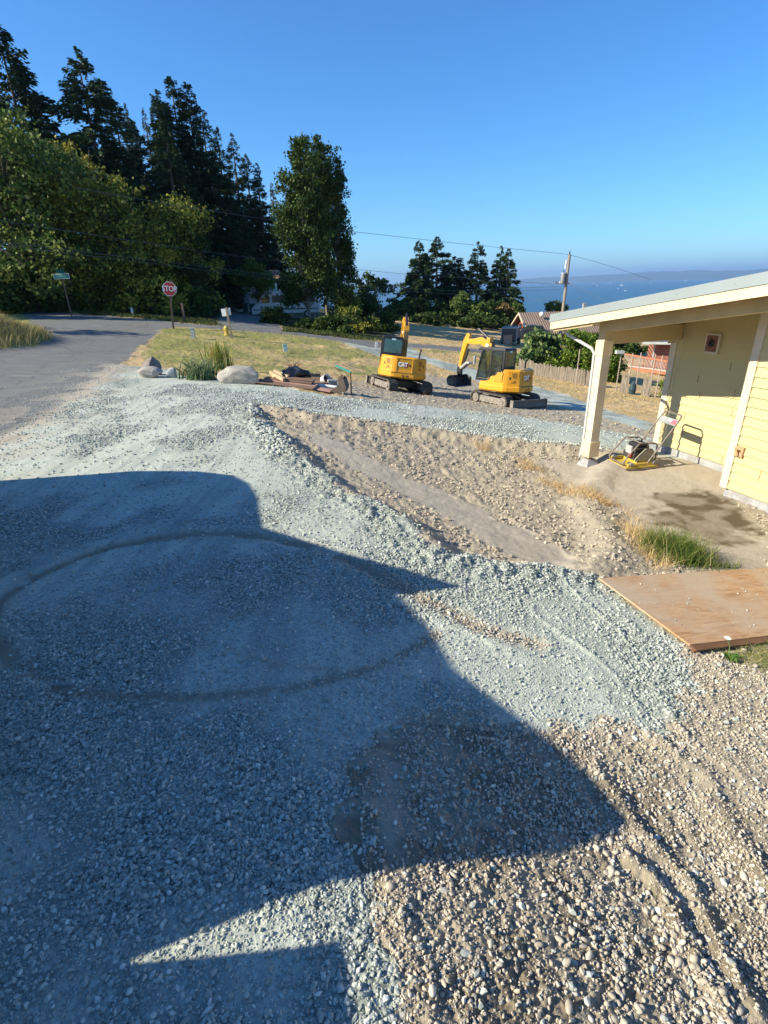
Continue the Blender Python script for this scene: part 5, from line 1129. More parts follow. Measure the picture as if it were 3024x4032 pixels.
# ================================================================ buildings
p = GD(918, 70, 0, 1217); gar = thing('garage', 'pale garage with a grey double door and a brown roof edge under the firs', 'garage', p, math.radians(8))
M_GW = mat('garage_wall', (0.60,0.58,0.53), .7, .08, 1); M_GD = mat('garage_door', (0.26,0.29,0.30), .6, .06, 2); M_GR = mat('shake_roof', (0.20,0.12,0.08), .85, .25, 4, bmp=.6, bscale=20)
MB().box(-2.7, 5.2, 0, 7, -.5, 2.95).build('wall', M_GW, gar)
d_ = MB(); [d_.box(-2.1, 2.0, -.03, -.005, .02+k*.475, .02+k*.475+.46) for k in range(4)]; d_.build('garage_door', M_GD, gar, bevel=.01)
MB().prism([(-.7,2.85),(-.7,3.15),(3.5,4.4),(7.7,3.15),(7.7,2.85),(3.5,4.1)], 0, -3.1, 5.8).build('roof', M_GR, gar)
MB().box(-2.25,-2.11,-.05,-.001,0,2.1).box(2.01,2.15,-.05,-.001,0,2.1).box(-2.25,2.15,-.05,-.001,2.1,2.22).build('door_surround', M_GW, gar)
def bin_(p, label, m, rz=0, s=1):
    b = thing('wheelie_bin', label, 'bin', p, rz, 'wheelie bins by the garage'); b.scale = (s,)*3
    mb = MB(); mb.add([(-.24,-.26,.08),(.24,-.26,.08),(.24,.24,.08),(-.24,.24,.08),(-.29,-.33,.95),(.29,-.33,.95),(.29,.33,.95),(-.29,.33,.95)], [(0,3,2,1),(4,5,6,7),(0,1,5,4),(1,2,6,5),(2,3,7,6),(3,0,4,7)]); mb.build('bin_body', m, b, bevel=.02)
    MB().prism([(-.37,.955),(-.36,1.0),(0,1.06),(.36,1.02),(.36,.955)], 0, -.31, .31).build('lid', m, b, bevel=.015)
    for sx in (-1, 1): MB().tube([(sx*.22, .28, .1), (sx*.28, .28, .1)], .1, 12).build('wheel', M_DARK, b)
M_TEAL = mat('bin_teal', (0.015,0.11,0.10), .5)
bin_(GD(970, 62, 0, 1226), 'left teal wheelie bin between garage door and van', M_TEAL); bin_(GD(995, 61, 0, 1228), 'right teal wheelie bin nearest the nose of the van', M_TEAL, .2); bin_(GD(893, 66, 0, 1222), 'black wheelie bin beside the white car', M_BLK)
# brown roofed house
M_REDW = mat('red_wall', (0.23,0.055,0.035), .7, .12, 3); M_CREAM = mat('cream_trim', (0.60,0.50,0.38), .6, .06, 3)
def ribroof():
    m, t, b = nmat('ribbed_brown_roof'); w = t.nodes.new('ShaderNodeTexWave'); w.inputs['Scale'].default_value = 1.1; w.inputs['Distortion'].default_value = .2; t.links.new(coords(t), w.inputs[0])
    c = ramp(t, w.outputs['Fac'], [(.2,(0.13,0.085,0.06)),(.6,(0.30,0.215,0.16))]); t.links.new(c, b.inputs['Base Color']); b.inputs['Roughness'].default_value = .7; bump(t, b, w.outputs['Fac'], .6, .05); return m
ridge = at_D(2043, 1231, 71); p = Vector((ridge[0], ridge[1], 0)); p.z = GH(p.x, p.y)
zr = ridge[2]-p.z
bh = thing('house', 'red house with a ribbed brown gable roof beyond the fig bush', 'house', p, math.radians(5))
ze = zr-2.1
MB().prism([(-3.1,-1),(3.1,-1),(3.1,ze+.2),(0,zr-.25),(-3.1,ze+.2)], 0, .6, 15).build('wall', M_REDW, bh)
MB().prism([(0,zr),(-3.7,ze-.15),(-3.7,ze-.28),(0,zr-.13)], 0, 0.02, 15.6).build('roof', ribroof(), bh)
MB().prism([(0,zr),(3.7,ze-.15),(3.7,ze-.28),(0,zr-.13)], 0, 0.02, 15.6).build('roof', bpy.data.materials['ribbed_brown_roof'], bh)
MB().prism([(0,zr+.03),(-3.75,ze-.14),(-3.75,ze-.34),(0,zr-.20),(3.75,ze-.34),(3.75,ze-.14)], 0, -.06, .018).build('barge_board', M_CREAM, bh)
for y_, w in ((-1.2,.9), (.3,.9)): MB().box(.57, .60, y_, y_+w, ze-.3, ze+.75).build('gable_window', M_VGL, bh)
for x_ in (2.5, 5.2, 8.0, 11.0): f_ = MB().box(x_, x_+1.3, -3.13, -3.101, ze-1.5, ze-.4).build('window', M_VGL, bh)
MB().box(7.6, 8.0, -1.2, -.8, zr-1.0, zr+.9).build('chimney', M_GREYL, bh); MB().sphere((2.4, -1.3, zr-.2), .28, 12, 8).build('satellite_dish', M_LTR, bh)
# trailer
M_TRL = mat('trailer_black', (0.045,0.05,0.055), .4); p = GD(2010, 57, 0, 1330)
tr = thing('cargo_trailer', 'black box trailer with pale corner frames parked by the brown-roofed house', 'trailer', p, math.radians(-20))
MB().box(-.75,.75,-1.4,1.4,.30,1.58).build('box_body', M_TRL, tr, bevel=.02)
f_ = MB()
for x in (-.77,.71):
    for y in (-1.42,1.36): f_.box(x, x+.06, y, y+.06, .30, 1.62)
f_.box(-.77,.77,-1.42,-1.36,1.582,1.64).box(-.77,.77,1.36,1.42,1.582,1.64).box(-.77,-.71,-1.36,1.36,1.582,1.64).box(.71,.77,-1.36,1.36,1.582,1.64); f_.build('corner_frame', M_GREYL, tr)
for y in (-.35, .35):
    for sx in (-1, 1): MB().tube([(sx*.76, y, .3), (sx*.95, y, .3)], .3, 16).build('wheel', M_DARK, tr)
MB().box(-.1, .1, -2.4, -1.42, .3, .4).build('drawbar', M_GREYL, tr)
o = MB().box(-.42,.42,-.02,.02,0,.95).build('leaning_board', mat('board_orange', (0.42,0.22,0.13), .7)); o.location = GD(1999, 55.2, 0, 1340); o.rotation_euler = (math.radians(-12), 0, math.radians(-8)); tag(o, 'orange plywood offcut leaning against the black trailer', 'board')
# red shingle house with deck
def shingle():
    m, t, b = nmat('red_shingle'); br = t.nodes.new('ShaderNodeTexBrick'); br.inputs['Scale'].default_value = 1.0
    br.inputs['Color1'].default_value = (0.33,0.12,0.075,1); br.inputs['Color2'].default_value = (0.42,0.17,0.11,1); br.inputs['Mortar'].default_value = (0.10,0.035,0.02,1); br.inputs['Mortar Size'].default_value = .012; br.inputs['Brick Width'].default_value = .22; br.inputs['Row Height'].default_value = .2
    mp = t.nodes.new('ShaderNodeMapping'); mp.inputs['Rotation'].default_value = (math.pi/2, 0, 0); t.links.new(coords(t), mp.inputs[0]); t.links.new(mp.outputs[0], br.inputs[0]); t.links.new(br.outputs[0], b.inputs['Base Color']); b.inputs['Roughness'].default_value = .8; return m
q = at_D(2580, 1350, 56); p = Vector((q[0], q[1], 0)); p.z = GH(p.x, p.y); ht = q[2]-p.z
rh = thing('house', 'red shingled house with dark metal roof and white eaves behind the deck', 'house', p, math.radians(-22))
MB().box(0, 9, 0, 7, -2, ht).build('wall', shingle(), rh)
MB().prism([(-.9, ht+.02), (-.9, ht+.16), (3.5, ht+1.5), (7.9, ht+.16), (7.9, ht+.02), (3.5, ht+1.36)], 0, -1.1, 9.5).build('roof', mat('roof_dark_metal', (0.10,0.105,0.11), .5, .1, 3), rh)
MB().box(-1.12, 9.5, -.96, -.905, ht-.04, ht+.17).build('gutter', M_WHITE, rh); MB().box(-.06, .06, -.04, -.003, -2, ht-.0).build('corner_trim', M_WHITE, rh)
MB().tube([(1.9,-.05,ht-.9),(1.9,-.18,ht-.9)], .14, 12).build('wall_lamp', M_BLK, rh)
def on_D(px, py, D): return Vector(at_D(px, py, D))
dk = thing('deck_railing', 'reddish timber deck with a slatted railing in front of the shingled house', 'deck', (0,0,0))
a = on_D(2457, 1393, 54); b = on_D(2640, 1425, 50); a2 = on_D(2447, 1437, 54); b2 = on_D(2632, 1462, 50)
M_RR = mat('rail_red', (0.42,0.15,0.075), .7, .12, 4); M_BAL = mat('baluster', (0.42,0.33,0.28), .7, .1, 6)
u = (b-a).normalized(); n_ = Vector((-u.y, u.x, 0)).normalized()
def beam(mb, p, q, w, h): 
    d = (q-p).normalized(); s_ = Vector((-d.y, d.x, 0)).normalized()*w/2; z_ = Vector((0,0,h/2)); mb.add([p-s_-z_, p+s_-z_, p+s_+z_, p-s_+z_, q-s_-z_, q+s_-z_, q+s_+z_, q-s_+z_], [(0,1,2,3),(7,6,5,4),(0,4,5,1),(1,5,6,2),(2,6,7,3),(3,7,4,0)]); return mb
beam(MB(), a, b, .14, .12).build('top_rail', M_RR, dk); beam(MB(), a2, b2, .12, .12).build('bottom_rail', M_BAL, dk)
N_ = 34
for i in range(N_+1):
    pa = a.lerp(b, i/N_)-Vector((0,0,.07)); pb = a2.lerp(b2, i/N_); pb = Vector((pa.x, pa.y, pb.z+.05))
    MB().tube([pb, pa], .028, 4).build('baluster', M_BAL if i % 8 else M_RR, dk)
mb = MB(); dv = n_*2.6; lo_ = a2-Vector((0,0,.1)); lo2 = b2-Vector((0,0,.1)); mb.add([lo_, lo2, lo2+dv, lo_+dv, lo_-Vector((0,0,.22)), lo2-Vector((0,0,.22)), lo2+dv-Vector((0,0,.22)), lo_+dv-Vector((0,0,.22))], [(0,1,2,3),(7,6,5,4),(0,4,5,1),(1,5,6,2),(2,6,7,3),(3,7,4,0)]); mb.build('deck_floor', M_RR, dk)
for i in range(4): pp = a2.lerp(b2, i/3)+n_*.3; MB().tube([(pp.x, pp.y, GH(pp.x, pp.y)-.2), (pp.x, pp.y, pp.z-.2)], .08, 4).build('post', M_BAL, dk)
# grey plank fence: boards with uneven tops
M_FEN = mat('fence_grey', (0.23,0.19,0.15), .85, .25, 5, dirt=(0.12,0.10,0.07), dscale=3, stretch=(3,3,.5))
def fence(A, B, ha, hb, label, gaps=None, seed=1, boards=70):
    f = thing('plank_fence', label, 'fence', (0,0,0)); r = random.Random(seed); mb = MB(); runs = []; L_ = (B-A).length; d = (B-A).normalized(); w = L_/boards
    for i in range(boards):
        t = (i+.5)/boards
        if gaps and gaps(t):
            if mb.v: mb.build('boards', M_FEN, f); mb = MB()
            continue
        c = A.lerp(B, t); g = GH(c.x, c.y); h = ha+(hb-ha)*t+r.uniform(-.09, .05); hw_ = w*.46; tl = r.uniform(-.02, .02)
        q = [Vector((c.x-d.x*hw_, c.y-d.y*hw_, g-.1)), Vector((c.x+d.x*hw_, c.y+d.y*hw_, g-.1)), Vector((c.x+d.x*(hw_+tl), c.y+d.y*(hw_+tl), g+h)), Vector((c.x-d.x*(hw_-tl), c.y-d.y*(hw_-tl), g+h+r.uniform(-.03,.03)))]
        s_ = Vector((-d.y, d.x, 0))*.011; o_ = r.uniform(-.012, .012); s2 = Vector((-d.y, d.x, 0))*o_
        mb.add([p+s_+s2 for p in q]+[p-s_+s2 for p in q], [(3,2,1,0),(4,5,6,7),(0,1,5,4),(1,2,6,5),(2,3,7,6),(3,0,4,7)])
    mb.build('boards', M_FEN, f)
    for k in range(0, 8):
        c = A.lerp(B, k/7); 
        if gaps and gaps(k/7): continue
        g = GH(c.x, c.y); n_ = Vector((-d.y, d.x, 0))*.09; MB().tube([(c.x+n_.x, c.y+n_.y, g-.2), (c.x+n_.x, c.y+n_.y, g+ha+.02)], .05, 6).build('post', M_FEN, f)
    return f
A = GD(2040, 37.5, 0, 1465); B = GD(2352, 34.5, 0, 1504)
def gheight(P, py_top, px): return top_h(px, py_top, math.hypot(P.x, P.y), P)
fence(A, B, gheight(A, 1412, 2049), gheight(B, 1464, 2343), 'weathered grey plank fence from the right excavator to the porch post')
A = GD(2425, 33.5, 0, 1512); B = GD(2680, 31.5, 0, 1535)
fence(A, B, 1.0, .95, 'gappy remains of the old plank fence right of the porch post', lambda t: not (.08 < t < .22 or .44 < t < .56 or .8 < t < .9), 5, 60)
G_ = 'thin wire-fence posts by the deck'
for i, (px, yt, yb) in enumerate(((2268, 1375, 1495), (2440, 1378, 1430), (2480, 1390, 1465), (2510, 1388, 1475), (2567, 1395, 1475), (2594, 1400, 1480))):
    P_ = GD(px, 34.5-i*.4, 0, yb); h = gheight(P_, yt, px); o = MB().tube([(0,0,-.2), (.02,0,h)], .028, 6).build('fence_post', M_BAL); o.location = P_
    tag(o, ['tall thin pole against the green shrub left of the porch post', 'thin pole carrying the white bird house', 'first thin wire-fence post right of the white bird house', 'second thin wire-fence post right of the bird house', 'third wire-fence post, before the middle of the deck', 'fourth wire-fence post, nearest the yellow house corner'][i], 'post', G_)
P_ = on_D(2440, 1388, 34.0); o = MB().prism([(-.22,-.06),(.24,-.06),(.24,.08),(-.22,.11)], 1, -.12, .12).build('bird_house', M_WHITE); o.location = P_; tag(o, 'white box on a thin pole at the left end of the deck', 'bird house')
pm = GD(2495, 33, 0, 1505); o = MB().tube([(0,0,0), (.0,0,.3), (0,0,.55), (.02,0,.75)], [.16,.20,.14,.02], 10).build('garden_umbrella', mat('umbrella_teal', (0.02,0.05,0.06), .7)); o.location = pm; tag(o, 'folded dark teal garden umbrella among the old fence boards', 'umbrella')
# ================================================================ roadside things
M_WOODP = mat('post_wood', (0.16,0.10,0.065), .85, .2, 6); M_SIGNR = mat('sign_red', (0.50,0.025,0.03), .35, .05, 3); M_SIGNW = mat('sign_white', (0.78,0.78,0.76), .35, .03, 3)
p = GD(682, 37, 0, 1288); zc = at_D(672, 1137, 37)[2]-p.z
st = thing('stop_sign', 'red octagonal STOP sign on a brown wooden post at the road corner', 'sign', p, 0, rot=(0, math.radians(4.3), math.radians(10)))
MB().box(-.05,.05,-.03,.05,-.3,zc-.25).build('post', M_WOODP, st, bevel=.004)
oc = lambda r: [(r*math.cos(math.radians(22.5+45*k)), zc+r*math.sin(math.radians(22.5+45*k))) for k in range(8)]
bd = MB().prism(oc(.425), 1, -.045, -.037).build('sign_face', M_SIGNW, st); MB().prism(oc(.395), 1, -.049, -.0455).build('red_panel', M_SIGNR, bd)
text_mesh('STOP', .41, .002, 'lettering', M_SIGNW, bd, Matrix.Translation((0,-.053,zc)) @ Matrix.Rotation(math.pi/2, 4, 'X'), .008, .86)
p = GD(274, 44, 0, 1208); zc = at_D(253, 1088, 44)[2]-p.z
ss = thing('street_sign', 'green street name sign on a leaning post against the dark trees', 'sign', p, 0, rot=(0, math.radians(-1), 0))
MB().tube([(0,0,-.2), (0,0,zc-.14)], .05, 8).build('post', M_WOODP, ss)
M_SG = mat('sign_green', (0.01,0.16,0.12), .35, .05, 3)
b_ = MB().box(-.52,.52,-.02,.0,zc-.16,zc+.16).build('sign_face', M_SIGNW, ss); MB().box(-.495,.495,-.025,-.0205,zc-.135,zc+.135).build('green_panel', M_SG, b_)
lt = MB(); [lt.box(-.40+k*.085, -.40+k*.085+.05, -.029, -.0255, zc-.06, zc+.06) for k in range(6)]; lt.box(.2,.36,-.029,-.0255,zc-.02,zc+.06); lt.build('worn_lettering', mat('worn_letter', (0.12,0.33,0.29), .5), b_)
MB().box(-.012,.012,-.45,.45,zc+.18,zc+.42).build('cross_blade', M_SG, ss)
p = GD(757, 33, 0, 1302); o = MB().box(-.10,.10,-.08,.08,-.1,.50).box(-.115,.115,-.095,.095,.501,.56).build('utility_pedestal', mat('pedestal', (0.33,0.38,0.36), .5)); o.location = p; tag(o, 'small grey-green utility pedestal on the lawn right of the stop sign', 'pedestal')
p = GD(893, 35, 0, 1312); hy = thing('fire_hydrant', 'yellow fire hydrant half hidden behind the wooden marker post', 'hydrant', p, 0); M_HY = mat('hydrant_yellow', (0.60,0.42,0.08), .5, .1, 8)
MB().tube([(0,0,-.1),(0,0,.05),(0,0,.051),(0,0,.40),(0,0,.42),(0,0,.50),(0,0,.55)], [.17,.17,.12,.12,.15,.10,.03], 14).build('barrel', M_HY, hy, smooth=True); MB().tube([(-.2,0,.32),(.2,0,.32)], .06, 10).build('outlets', M_HY, hy); MB().tube([(0,-.2,.28),(0,0,.28)], .075, 10).build('front_cap', M_HY, hy)
p = GD(911, 33.5, 0, 1318); h = top_h(898, 1210, 33.5, p); mk_ = thing('marker_post', 'weathered wooden post with two white plates seen from behind, beside the hydrant', 'post', p, 0, rot=(0, math.radians(-3), 0))
MB().box(-.06,.06,-.04,.04,-.3,h).build('post', mat('post_grey_wood', (0.27,0.21,0.15), .85, .2, 6), mk_, bevel=.004)
MB().box(-.33,-.03,.042,.05,h-.46,h-.06).build('plate', M_SIGNW, mk_); MB().box(.05,.20,.042,.05,h-.42,h-.04).build('plate', M_SIGNW, mk_)
p = GD(1121, 30, 0, 1333); sk_ = thing('yard_sign', 'small white yard sign with a green top standing in the lawn', 'sign', p, math.radians(35), rot=(0, math.radians(-5), math.radians(35)))
MB().box(-.13,.13,-.01,.01,.06,.44).build('sign_panel', M_SIGNW, sk_); MB().box(-.128,.128,-.014,-.011,.30,.435).build('green_band', flat('band_green', (0.35,0.68,0.52)), sk_); MB().tube([(0,.015,-.1),(0,.015,.2)], .012, 6).build('stake', M_GREYL, sk_)
p = GD(722, 42, 0, 1232); o = MB().box(-.07,.07,-.07,.07,-.2,1.2).build('wooden_post', M_WOODP); o.location = p; tag(o, 'dark square post in the shade right of the stop sign pole', 'post')
p = GD(516, 46, 0, 1204); o = MB().box(-.07,.07,-.03,.03,-.1,.5).build('white_stake', M_SIGNW, None); o.location = p; tag(o, 'short white stake in the dark verge between the two signs', 'stake')
# boulders
def boulder(px, py, D, sx, sy, sz, m, label, seed, rz=0, cut=None, rot=(0,0), sink=.12):
    p = GD(px, D, 0, py); r = np.random.default_rng(seed); bm = bmesh.new(); bmesh.ops.create_icosphere(bm, subdivisions=4, radius=1.0)
    ph = r.uniform(0, 6, 9); pl = [(unit(r.normal(0, 1, 3)), r.uniform(.62, .88)) for _ in range(7)]+(cut or [])
    for v in bm.verts:
        c = np.array(v.co[:])
        for n_, d_ in pl:
            e = c @ np.array(n_)-d_
            if e > 0: c = c-np.array(n_)*e*.85
        k = 1+.05*math.sin(3*c[0]+ph[0])*math.sin(4*c[1]+ph[1])+.03*math.sin(9*c[2]+ph[2]+5*c[0])+.02*math.sin(17*c[0]+ph[3])*math.sin(15*c[1]+ph[4]); v.co = Vector((c[0]*sx*k, c[1]*sy*k, c[2]*sz*k+sz*(1-sink*2)))
    me = bpy.data.meshes.new('boulder'); bm.to_mesh(me); bm.free(); me.materials.append(m); o = bpy.data.objects.new('boulder', me); COL.objects.link(o); o.location = p; o.rotation_euler = (rot[0], rot[1], rz)
    me.polygons.foreach_set('use_smooth', [True]*len(me.polygons)); tag(o, label, 'boulder', 'boulders at the gravel edge'); return o
def rockmat(name, a, b_): 
    m, t, b = nmat(name); co = coords(t); n1 = noise(t, 3, 8, co, .7); n2 = noise(t, 22, 5, co, .7); c = ramp(t, n1, [(.35, a), (.65, b_)]); c = mixc(t, ramp(t, n2, [(.45,(0,0,0)),(.7,(.6,.6,.6))]), c, tuple(v*.55 for v in a)); t.links.new(c, b.inputs['Base Color']); b.inputs['Roughness'].default_value = .9; bump(t, b, n2, .7, .03); return m
R1 = rockmat('granite_pale', (0.30,0.27,0.235), (0.46,0.42,0.37)); R2 = rockmat('rock_dark', (0.17,0.14,0.125), (0.29,0.25,0.225)); R3 = rockmat('rock_white', (0.36,0.37,0.36), (0.55,0.56,0.54))
boulder(595, 1418, 19.6, .36, .30, .33, R2, 'dark upright pointed boulder leaning behind the flat pale one', 3, .3, [((.7,-.5,.4),.35),((-.6,-.3,.7),.55)])
boulder(585, 1438, 18.9, .41, .30, .19, R1, 'flat pale boulder lying in front of the dark pointed one', 5, .1)
boulder(675, 1445, 18.7, .21, .18, .17, R3, 'small white stone between the flat boulder and the spiky plant', 7, .4, [((.9,-.3,0),.4)])
boulder(945, 1490, 17.0, .70, .50, .32, R1, 'largest boulder, pale top and sheer shaded front, beside the lumber pile', 9, -.12, [((.25,-.97,-.1),.45),((0,0,1),.72),((-.7,-.2,.5),.70)])
# ---- debris pile
M_BRD = mat('old_board', (0.22,0.13,0.085), .8, .2, 5, dirt=(0.12,0.08,0.06)); M_PINE = mat('fresh_pine', (0.55,0.38,0.22), .7, .12, 6); M_REDB = mat('board_pink', (0.42,0.24,0.18), .75, .12, 5)
def board(px, py, D, L_, w, t_, rz, m, label, lift=0, pitch=0, roll=0, g='boards in the scrap lumber pile', nm='board'):
    o = MB().box(-L_/2, L_/2, -w/2, w/2, -t_/2, t_/2).build(nm, m, None, bevel=.004); p = GD(px, D, 0, py); o.location = p+Vector((0,0,lift+t_/2)); o.rotation_euler = (roll, pitch, rz); tag(o, label, 'board', g); return o
rr = math.radians
board(1125, 1522, 16.6, 1.9, .5, .03, rr(-12), M_BRD, 'lowest wide dark board lying along the gravel edge', .02, rr(6))
board(1150, 1512, 16.8, 1.6, .45, .03, rr(-10), M_REDB, 'pinkish board second from the bottom of the lumber stack', .08, rr(7))
board(1140, 1505, 16.9, 1.5, .4, .035, rr(-8), M_BRD, 'brown board third from the bottom of the lumber stack', .14, rr(6))
board(1150, 1495, 17.0, 1.4, .35, .035, rr(-7), M_BRD, 'brown board under the black plastic sheet', .20, rr(5))
board(1240, 1530, 16.4, 1.1, .4, .025, rr(-14), M_REDB, 'flat pinkish sheet sticking out right toward the loose bucket', .02, rr(8))
board(1062, 1512, 16.9, .9, .3, .03, rr(-25), M_REDB, 'short reddish board poking left toward the big boulder', .03, rr(10))
board(1068, 1495, 17.1, .35, .25, .04, rr(35), M_PINE, 'small fresh pine offcut tipped against the stack', .16, rr(-25))
board(1092, 1487, 17.0, .75, .09, .10, rr(-48), M_PINE, 'notched fresh pine beam end on top of the stack', .22, rr(12))
board(1108, 1472, 17.4, .7, .09, .09, rr(-42), M_PINE, 'second pine beam behind the notched one', .25, rr(10))
board(1215, 1468, 19.0, 1.5, .14, .10, rr(-8), M_BRD, 'grey weathered timber lying behind the black plastic', .06, rr(4))
board(1225, 1478, 18.6, 1.1, .3, .04, rr(5), M_BRD, 'dark flat timber right of the black plastic', .02, rr(3))
p = GD(1165, 17.4, .26, 1480); mb = MB(); mb.sphere((0,0,.1), (.46,.30,.20), 26, 16)
mb.v = [(x+.05*math.sin(8*z+9*y), y+.05*math.sin(7*x+12*z), max(z+.055*math.sin(9*x+2)*math.sin(11*y)+.03*math.sin(21*x+9*y)-.12*x, -.05)) for x, y, z in mb.v]
o = mb.build('plastic_sheet', mat('sheet_black', (0.013,0.014,0.018), .25, .3, 8, bmp=.9, bscale=9), None, smooth=True); o.location = p; tag(o, 'crumpled glossy black plastic heaped on the lumber stack', 'plastic sheet')
p = GD(1158, 18.2, .38, 1455); mb = MB()
for i in range(26): a_ = random.uniform(0, 6.28); e = (math.cos(a_)*random.uniform(.1,.42), math.sin(a_)*.2, random.uniform(.05,.28)); mb.tube([(e[0]*-.2, 0, 0), (e[0]*.5, e[1]*.5, e[2]*.7), e], [.012,.009,.005], 4)
o = mb.build('twigs', mat('rust_twig', (0.20,0.075,0.05), .8)); o.location = p; tag(o, 'rust-brown twigs sticking up behind the black plastic', 'twigs', kind='stuff')
M_BP = mat('pipe_black', (0.02,0.022,0.024), .4)
G_ = 'black drain pipes on the lawn'
for i, (px, py, D, L_, rz, r_, lb) in enumerate(((1210,1424,22.3,1.0,-3,.06,'upper short black drain pipe on the lawn'),(1222,1434,21.8,1.6,-12,.055,'long black drain pipe under the short one'),(1250,1446,21.0,1.1,-14,.05,'black drain pipe nearest the white bucket'),(1185,1432,21.8,.5,40,.06,'stubby black pipe end at the left of the pipes'))):
    o = MB().tube([(-L_/2,0,0),(L_/2,0,0)], r_, 10).build('drain_pipe', M_BP, None); o.location = GD(px, D, r_*.9, py); o.rotation_euler = (0, rr(3), rr(rz)); tag(o, lb, 'pipe', G_)
p = GD(1277, 18.8, .12, 1476); bu = thing('bucket', 'white plastic bucket lying on its side beyond the lumber', 'bucket', p, 0, rot=(rr(70), rr(20), rr(30)))
n = 18; mb = MB(); mb.tube([(0,0,-.17),(0,0,.17)], [.12,.145], n, cap=False); o = mb.build('shell', M_SIGNW, bu, smooth=True); md = o.modifiers.new('s','SOLIDIFY'); md.thickness = .006
MB().tube([(0,0,-.172),(0,0,-.168)], .12, n).build('bucket_base', M_SIGNW, bu); MB().tube([(.145,0,.15),(.12,.12,.2),(0,.17,.22),(-.12,.12,.2),(-.145,0,.15)], .004, 5).build('handle', M_GREYL, bu)
o = MB().box(-.16,.16,-.12,.12,0,.18).build('concrete_block', M_CONC, None, bevel=.02); o.location = GD(1305, 18.6, -.02, 1482); o.rotation_euler = (0, rr(6), .3); tag(o, 'grey block right of the white bucket', 'block')
boulder(1345, 1492, 18.2, .13, .10, .07, R3, 'flat pale rubble stone right of the grey block', 12, .2)
o = MB().tube([(-.5,0,0),(.5,0,0)], .05, 12, cap=False).build('plastic_pipe', M_SIGNW, None, smooth=True); o.location = GD(1268, 17.0, .08, 1508); o.rotation_euler = (0, rr(7), rr(-6)); tag(o, 'white plastic pipe between the lumber and the loose digger bucket', 'pipe')
# loose digger bucket
p = GD(1325, 16.3, .0, 1543); lb_ = thing('digger_bucket', 'brown rusty digger bucket lying open at the right end of the scrap pile', 'digger bucket', p, rr(-10)); M_RB = mat('rust_bucket', (0.15,0.115,0.085), .8, .25, 7, dirt=(0.07,0.06,0.055))
prof = [(-.42,.03),(-.2,.0),(.12,-.0),(.30,.06),(.36,.2),(.30,.42),(.22,.50),(.17,.36),(.05,.22),(-.12,.12)]
for yy, nm in ((-.20,'side_plate'), (.20,'side_plate')): MB().prism(prof, 1, yy-.012, yy+.012).build(nm, M_RB, lb_)
mb = MB(); pr = [(-.42,.03),(-.2,.0),(.12,.0),(.30,.06),(.36,.2),(.30,.42)]
for a, b in zip(pr, pr[1:]): mb.prism([a, b, (b[0]-.015, b[1]+.015), (a[0]-.005, a[1]+.018)], 1, -.187, .187)
mb.build('shell', M_RB, lb_); MB().box(.12,.2,-.16,-.12,.30,.52).box(.12,.2,.12,.16,.30,.52).build('lugs', M_RB, lb_)
# stake with teal lath
p = GD(1384, 16.2, 0, 1552); h = top_h(1383, 1462, 16.2, p); sk_ = thing('survey_stake', 'brown wooden stake with a teal-painted lath nailed at its top', 'stake', p)
MB().box(-.022,.022,-.012,.012,-.1,h).build('stake', M_BRD, sk_); MB().prism([(-.45,h+.16),(-.43,h+.21),(.02,h+.01),(.0,h-.045)], 1, -.03, -.013).build('teal_lath', flat('teal_paint', (0.12,0.60,0.47), .5), sk_)
o = MB().tube([GD(1358, 17.2, .75, 1470), GD(1420, 20, .95, 1480), GD(1440, 21, .3, 1500)], .01, 5).build('string_line', M_PINE); tag(o, 'pale string line running from the teal stake to the left excavator', 'string')
# ================================================================ utility pole, wires
PB = GD(2204, 62, -.5, 1320); hp_ = top_h(2227, 1003, 62, PB)
up = thing('utility_pole', 'grey wooden utility pole with a transformer against the sea', 'pole', PB, 0, rot=(0, rr(1.0), 0)); M_PW = mat('pole_wood', (0.30,0.245,0.20), .85, .15, 5, stretch=(4,4,.3))
MB().tube([(0,0,-.5),(0,0,hp_)], [.19,.135], 12).build('pole', M_PW, up, smooth=True)
zt_ = top_h(2215, 1077, 62, PB); tf = MB().tube([(-.42,-.1,zt_-.95),(-.42,-.1,zt_-.06),(-.42,-.1,zt_)], [.24,.24,.20], 16).build('transformer', mat('transformer_grey', (0.20,0.20,0.19), .5), up, smooth=True)
MB().tube([(-.42,-.1,zt_+.001),(-.42,-.1,zt_+.05)], .26, 16).build('transformer_lid', M_LTR, tf); MB().tube([(-.42,-.1,zt_+.05),(-.42,-.1,zt_+.3)], .05, 8).build('bushing', M_HOSE, tf)
za = top_h(2215, 1117, 62, PB); MB().box(-1.2,.4,-.2,-.1,za-.05,za+.06).build('crossarm', M_PW, up)
for i, x in enumerate((-1.1,-.7,-.35,.3)): MB().tube([(x,-.15,za+.06),(x,-.15,za+.22)], .05, 8).build('insulator', M_LTR if i % 2 else M_HOSE, up)
MB().tube([(0,0,hp_),(0,0,hp_+.30)], .06, 8).build('top_insulator', M_HOSE, up); MB().tube([(-.25,0,hp_-.5),(-.28,0,hp_-1.3)], .07, 8).build('cutout_fuse', M_LTR, up)
M_WIRE = flat('wire', (0.09,0.10,0.11), .6)
def wire(pts, label, r=.013, g='overhead wires'):
    P = [on_D(*q) for q in pts]; out = []
    for a, b in zip(P, P[1:]):
        for k in range(6): out.append(a.lerp(b, k/6))
    o = MB().tube(out+[P[-1]], r, 4).build('overhead_wire', M_WIRE); tag(o, label, 'wire', g)
wire([(300,740,42),(743,817,45),(1058,865,49),(1354,908,53),(1800,958,58),(2225,1000,62)], 'highest overhead wire, running left from the very top of the pole', .016)
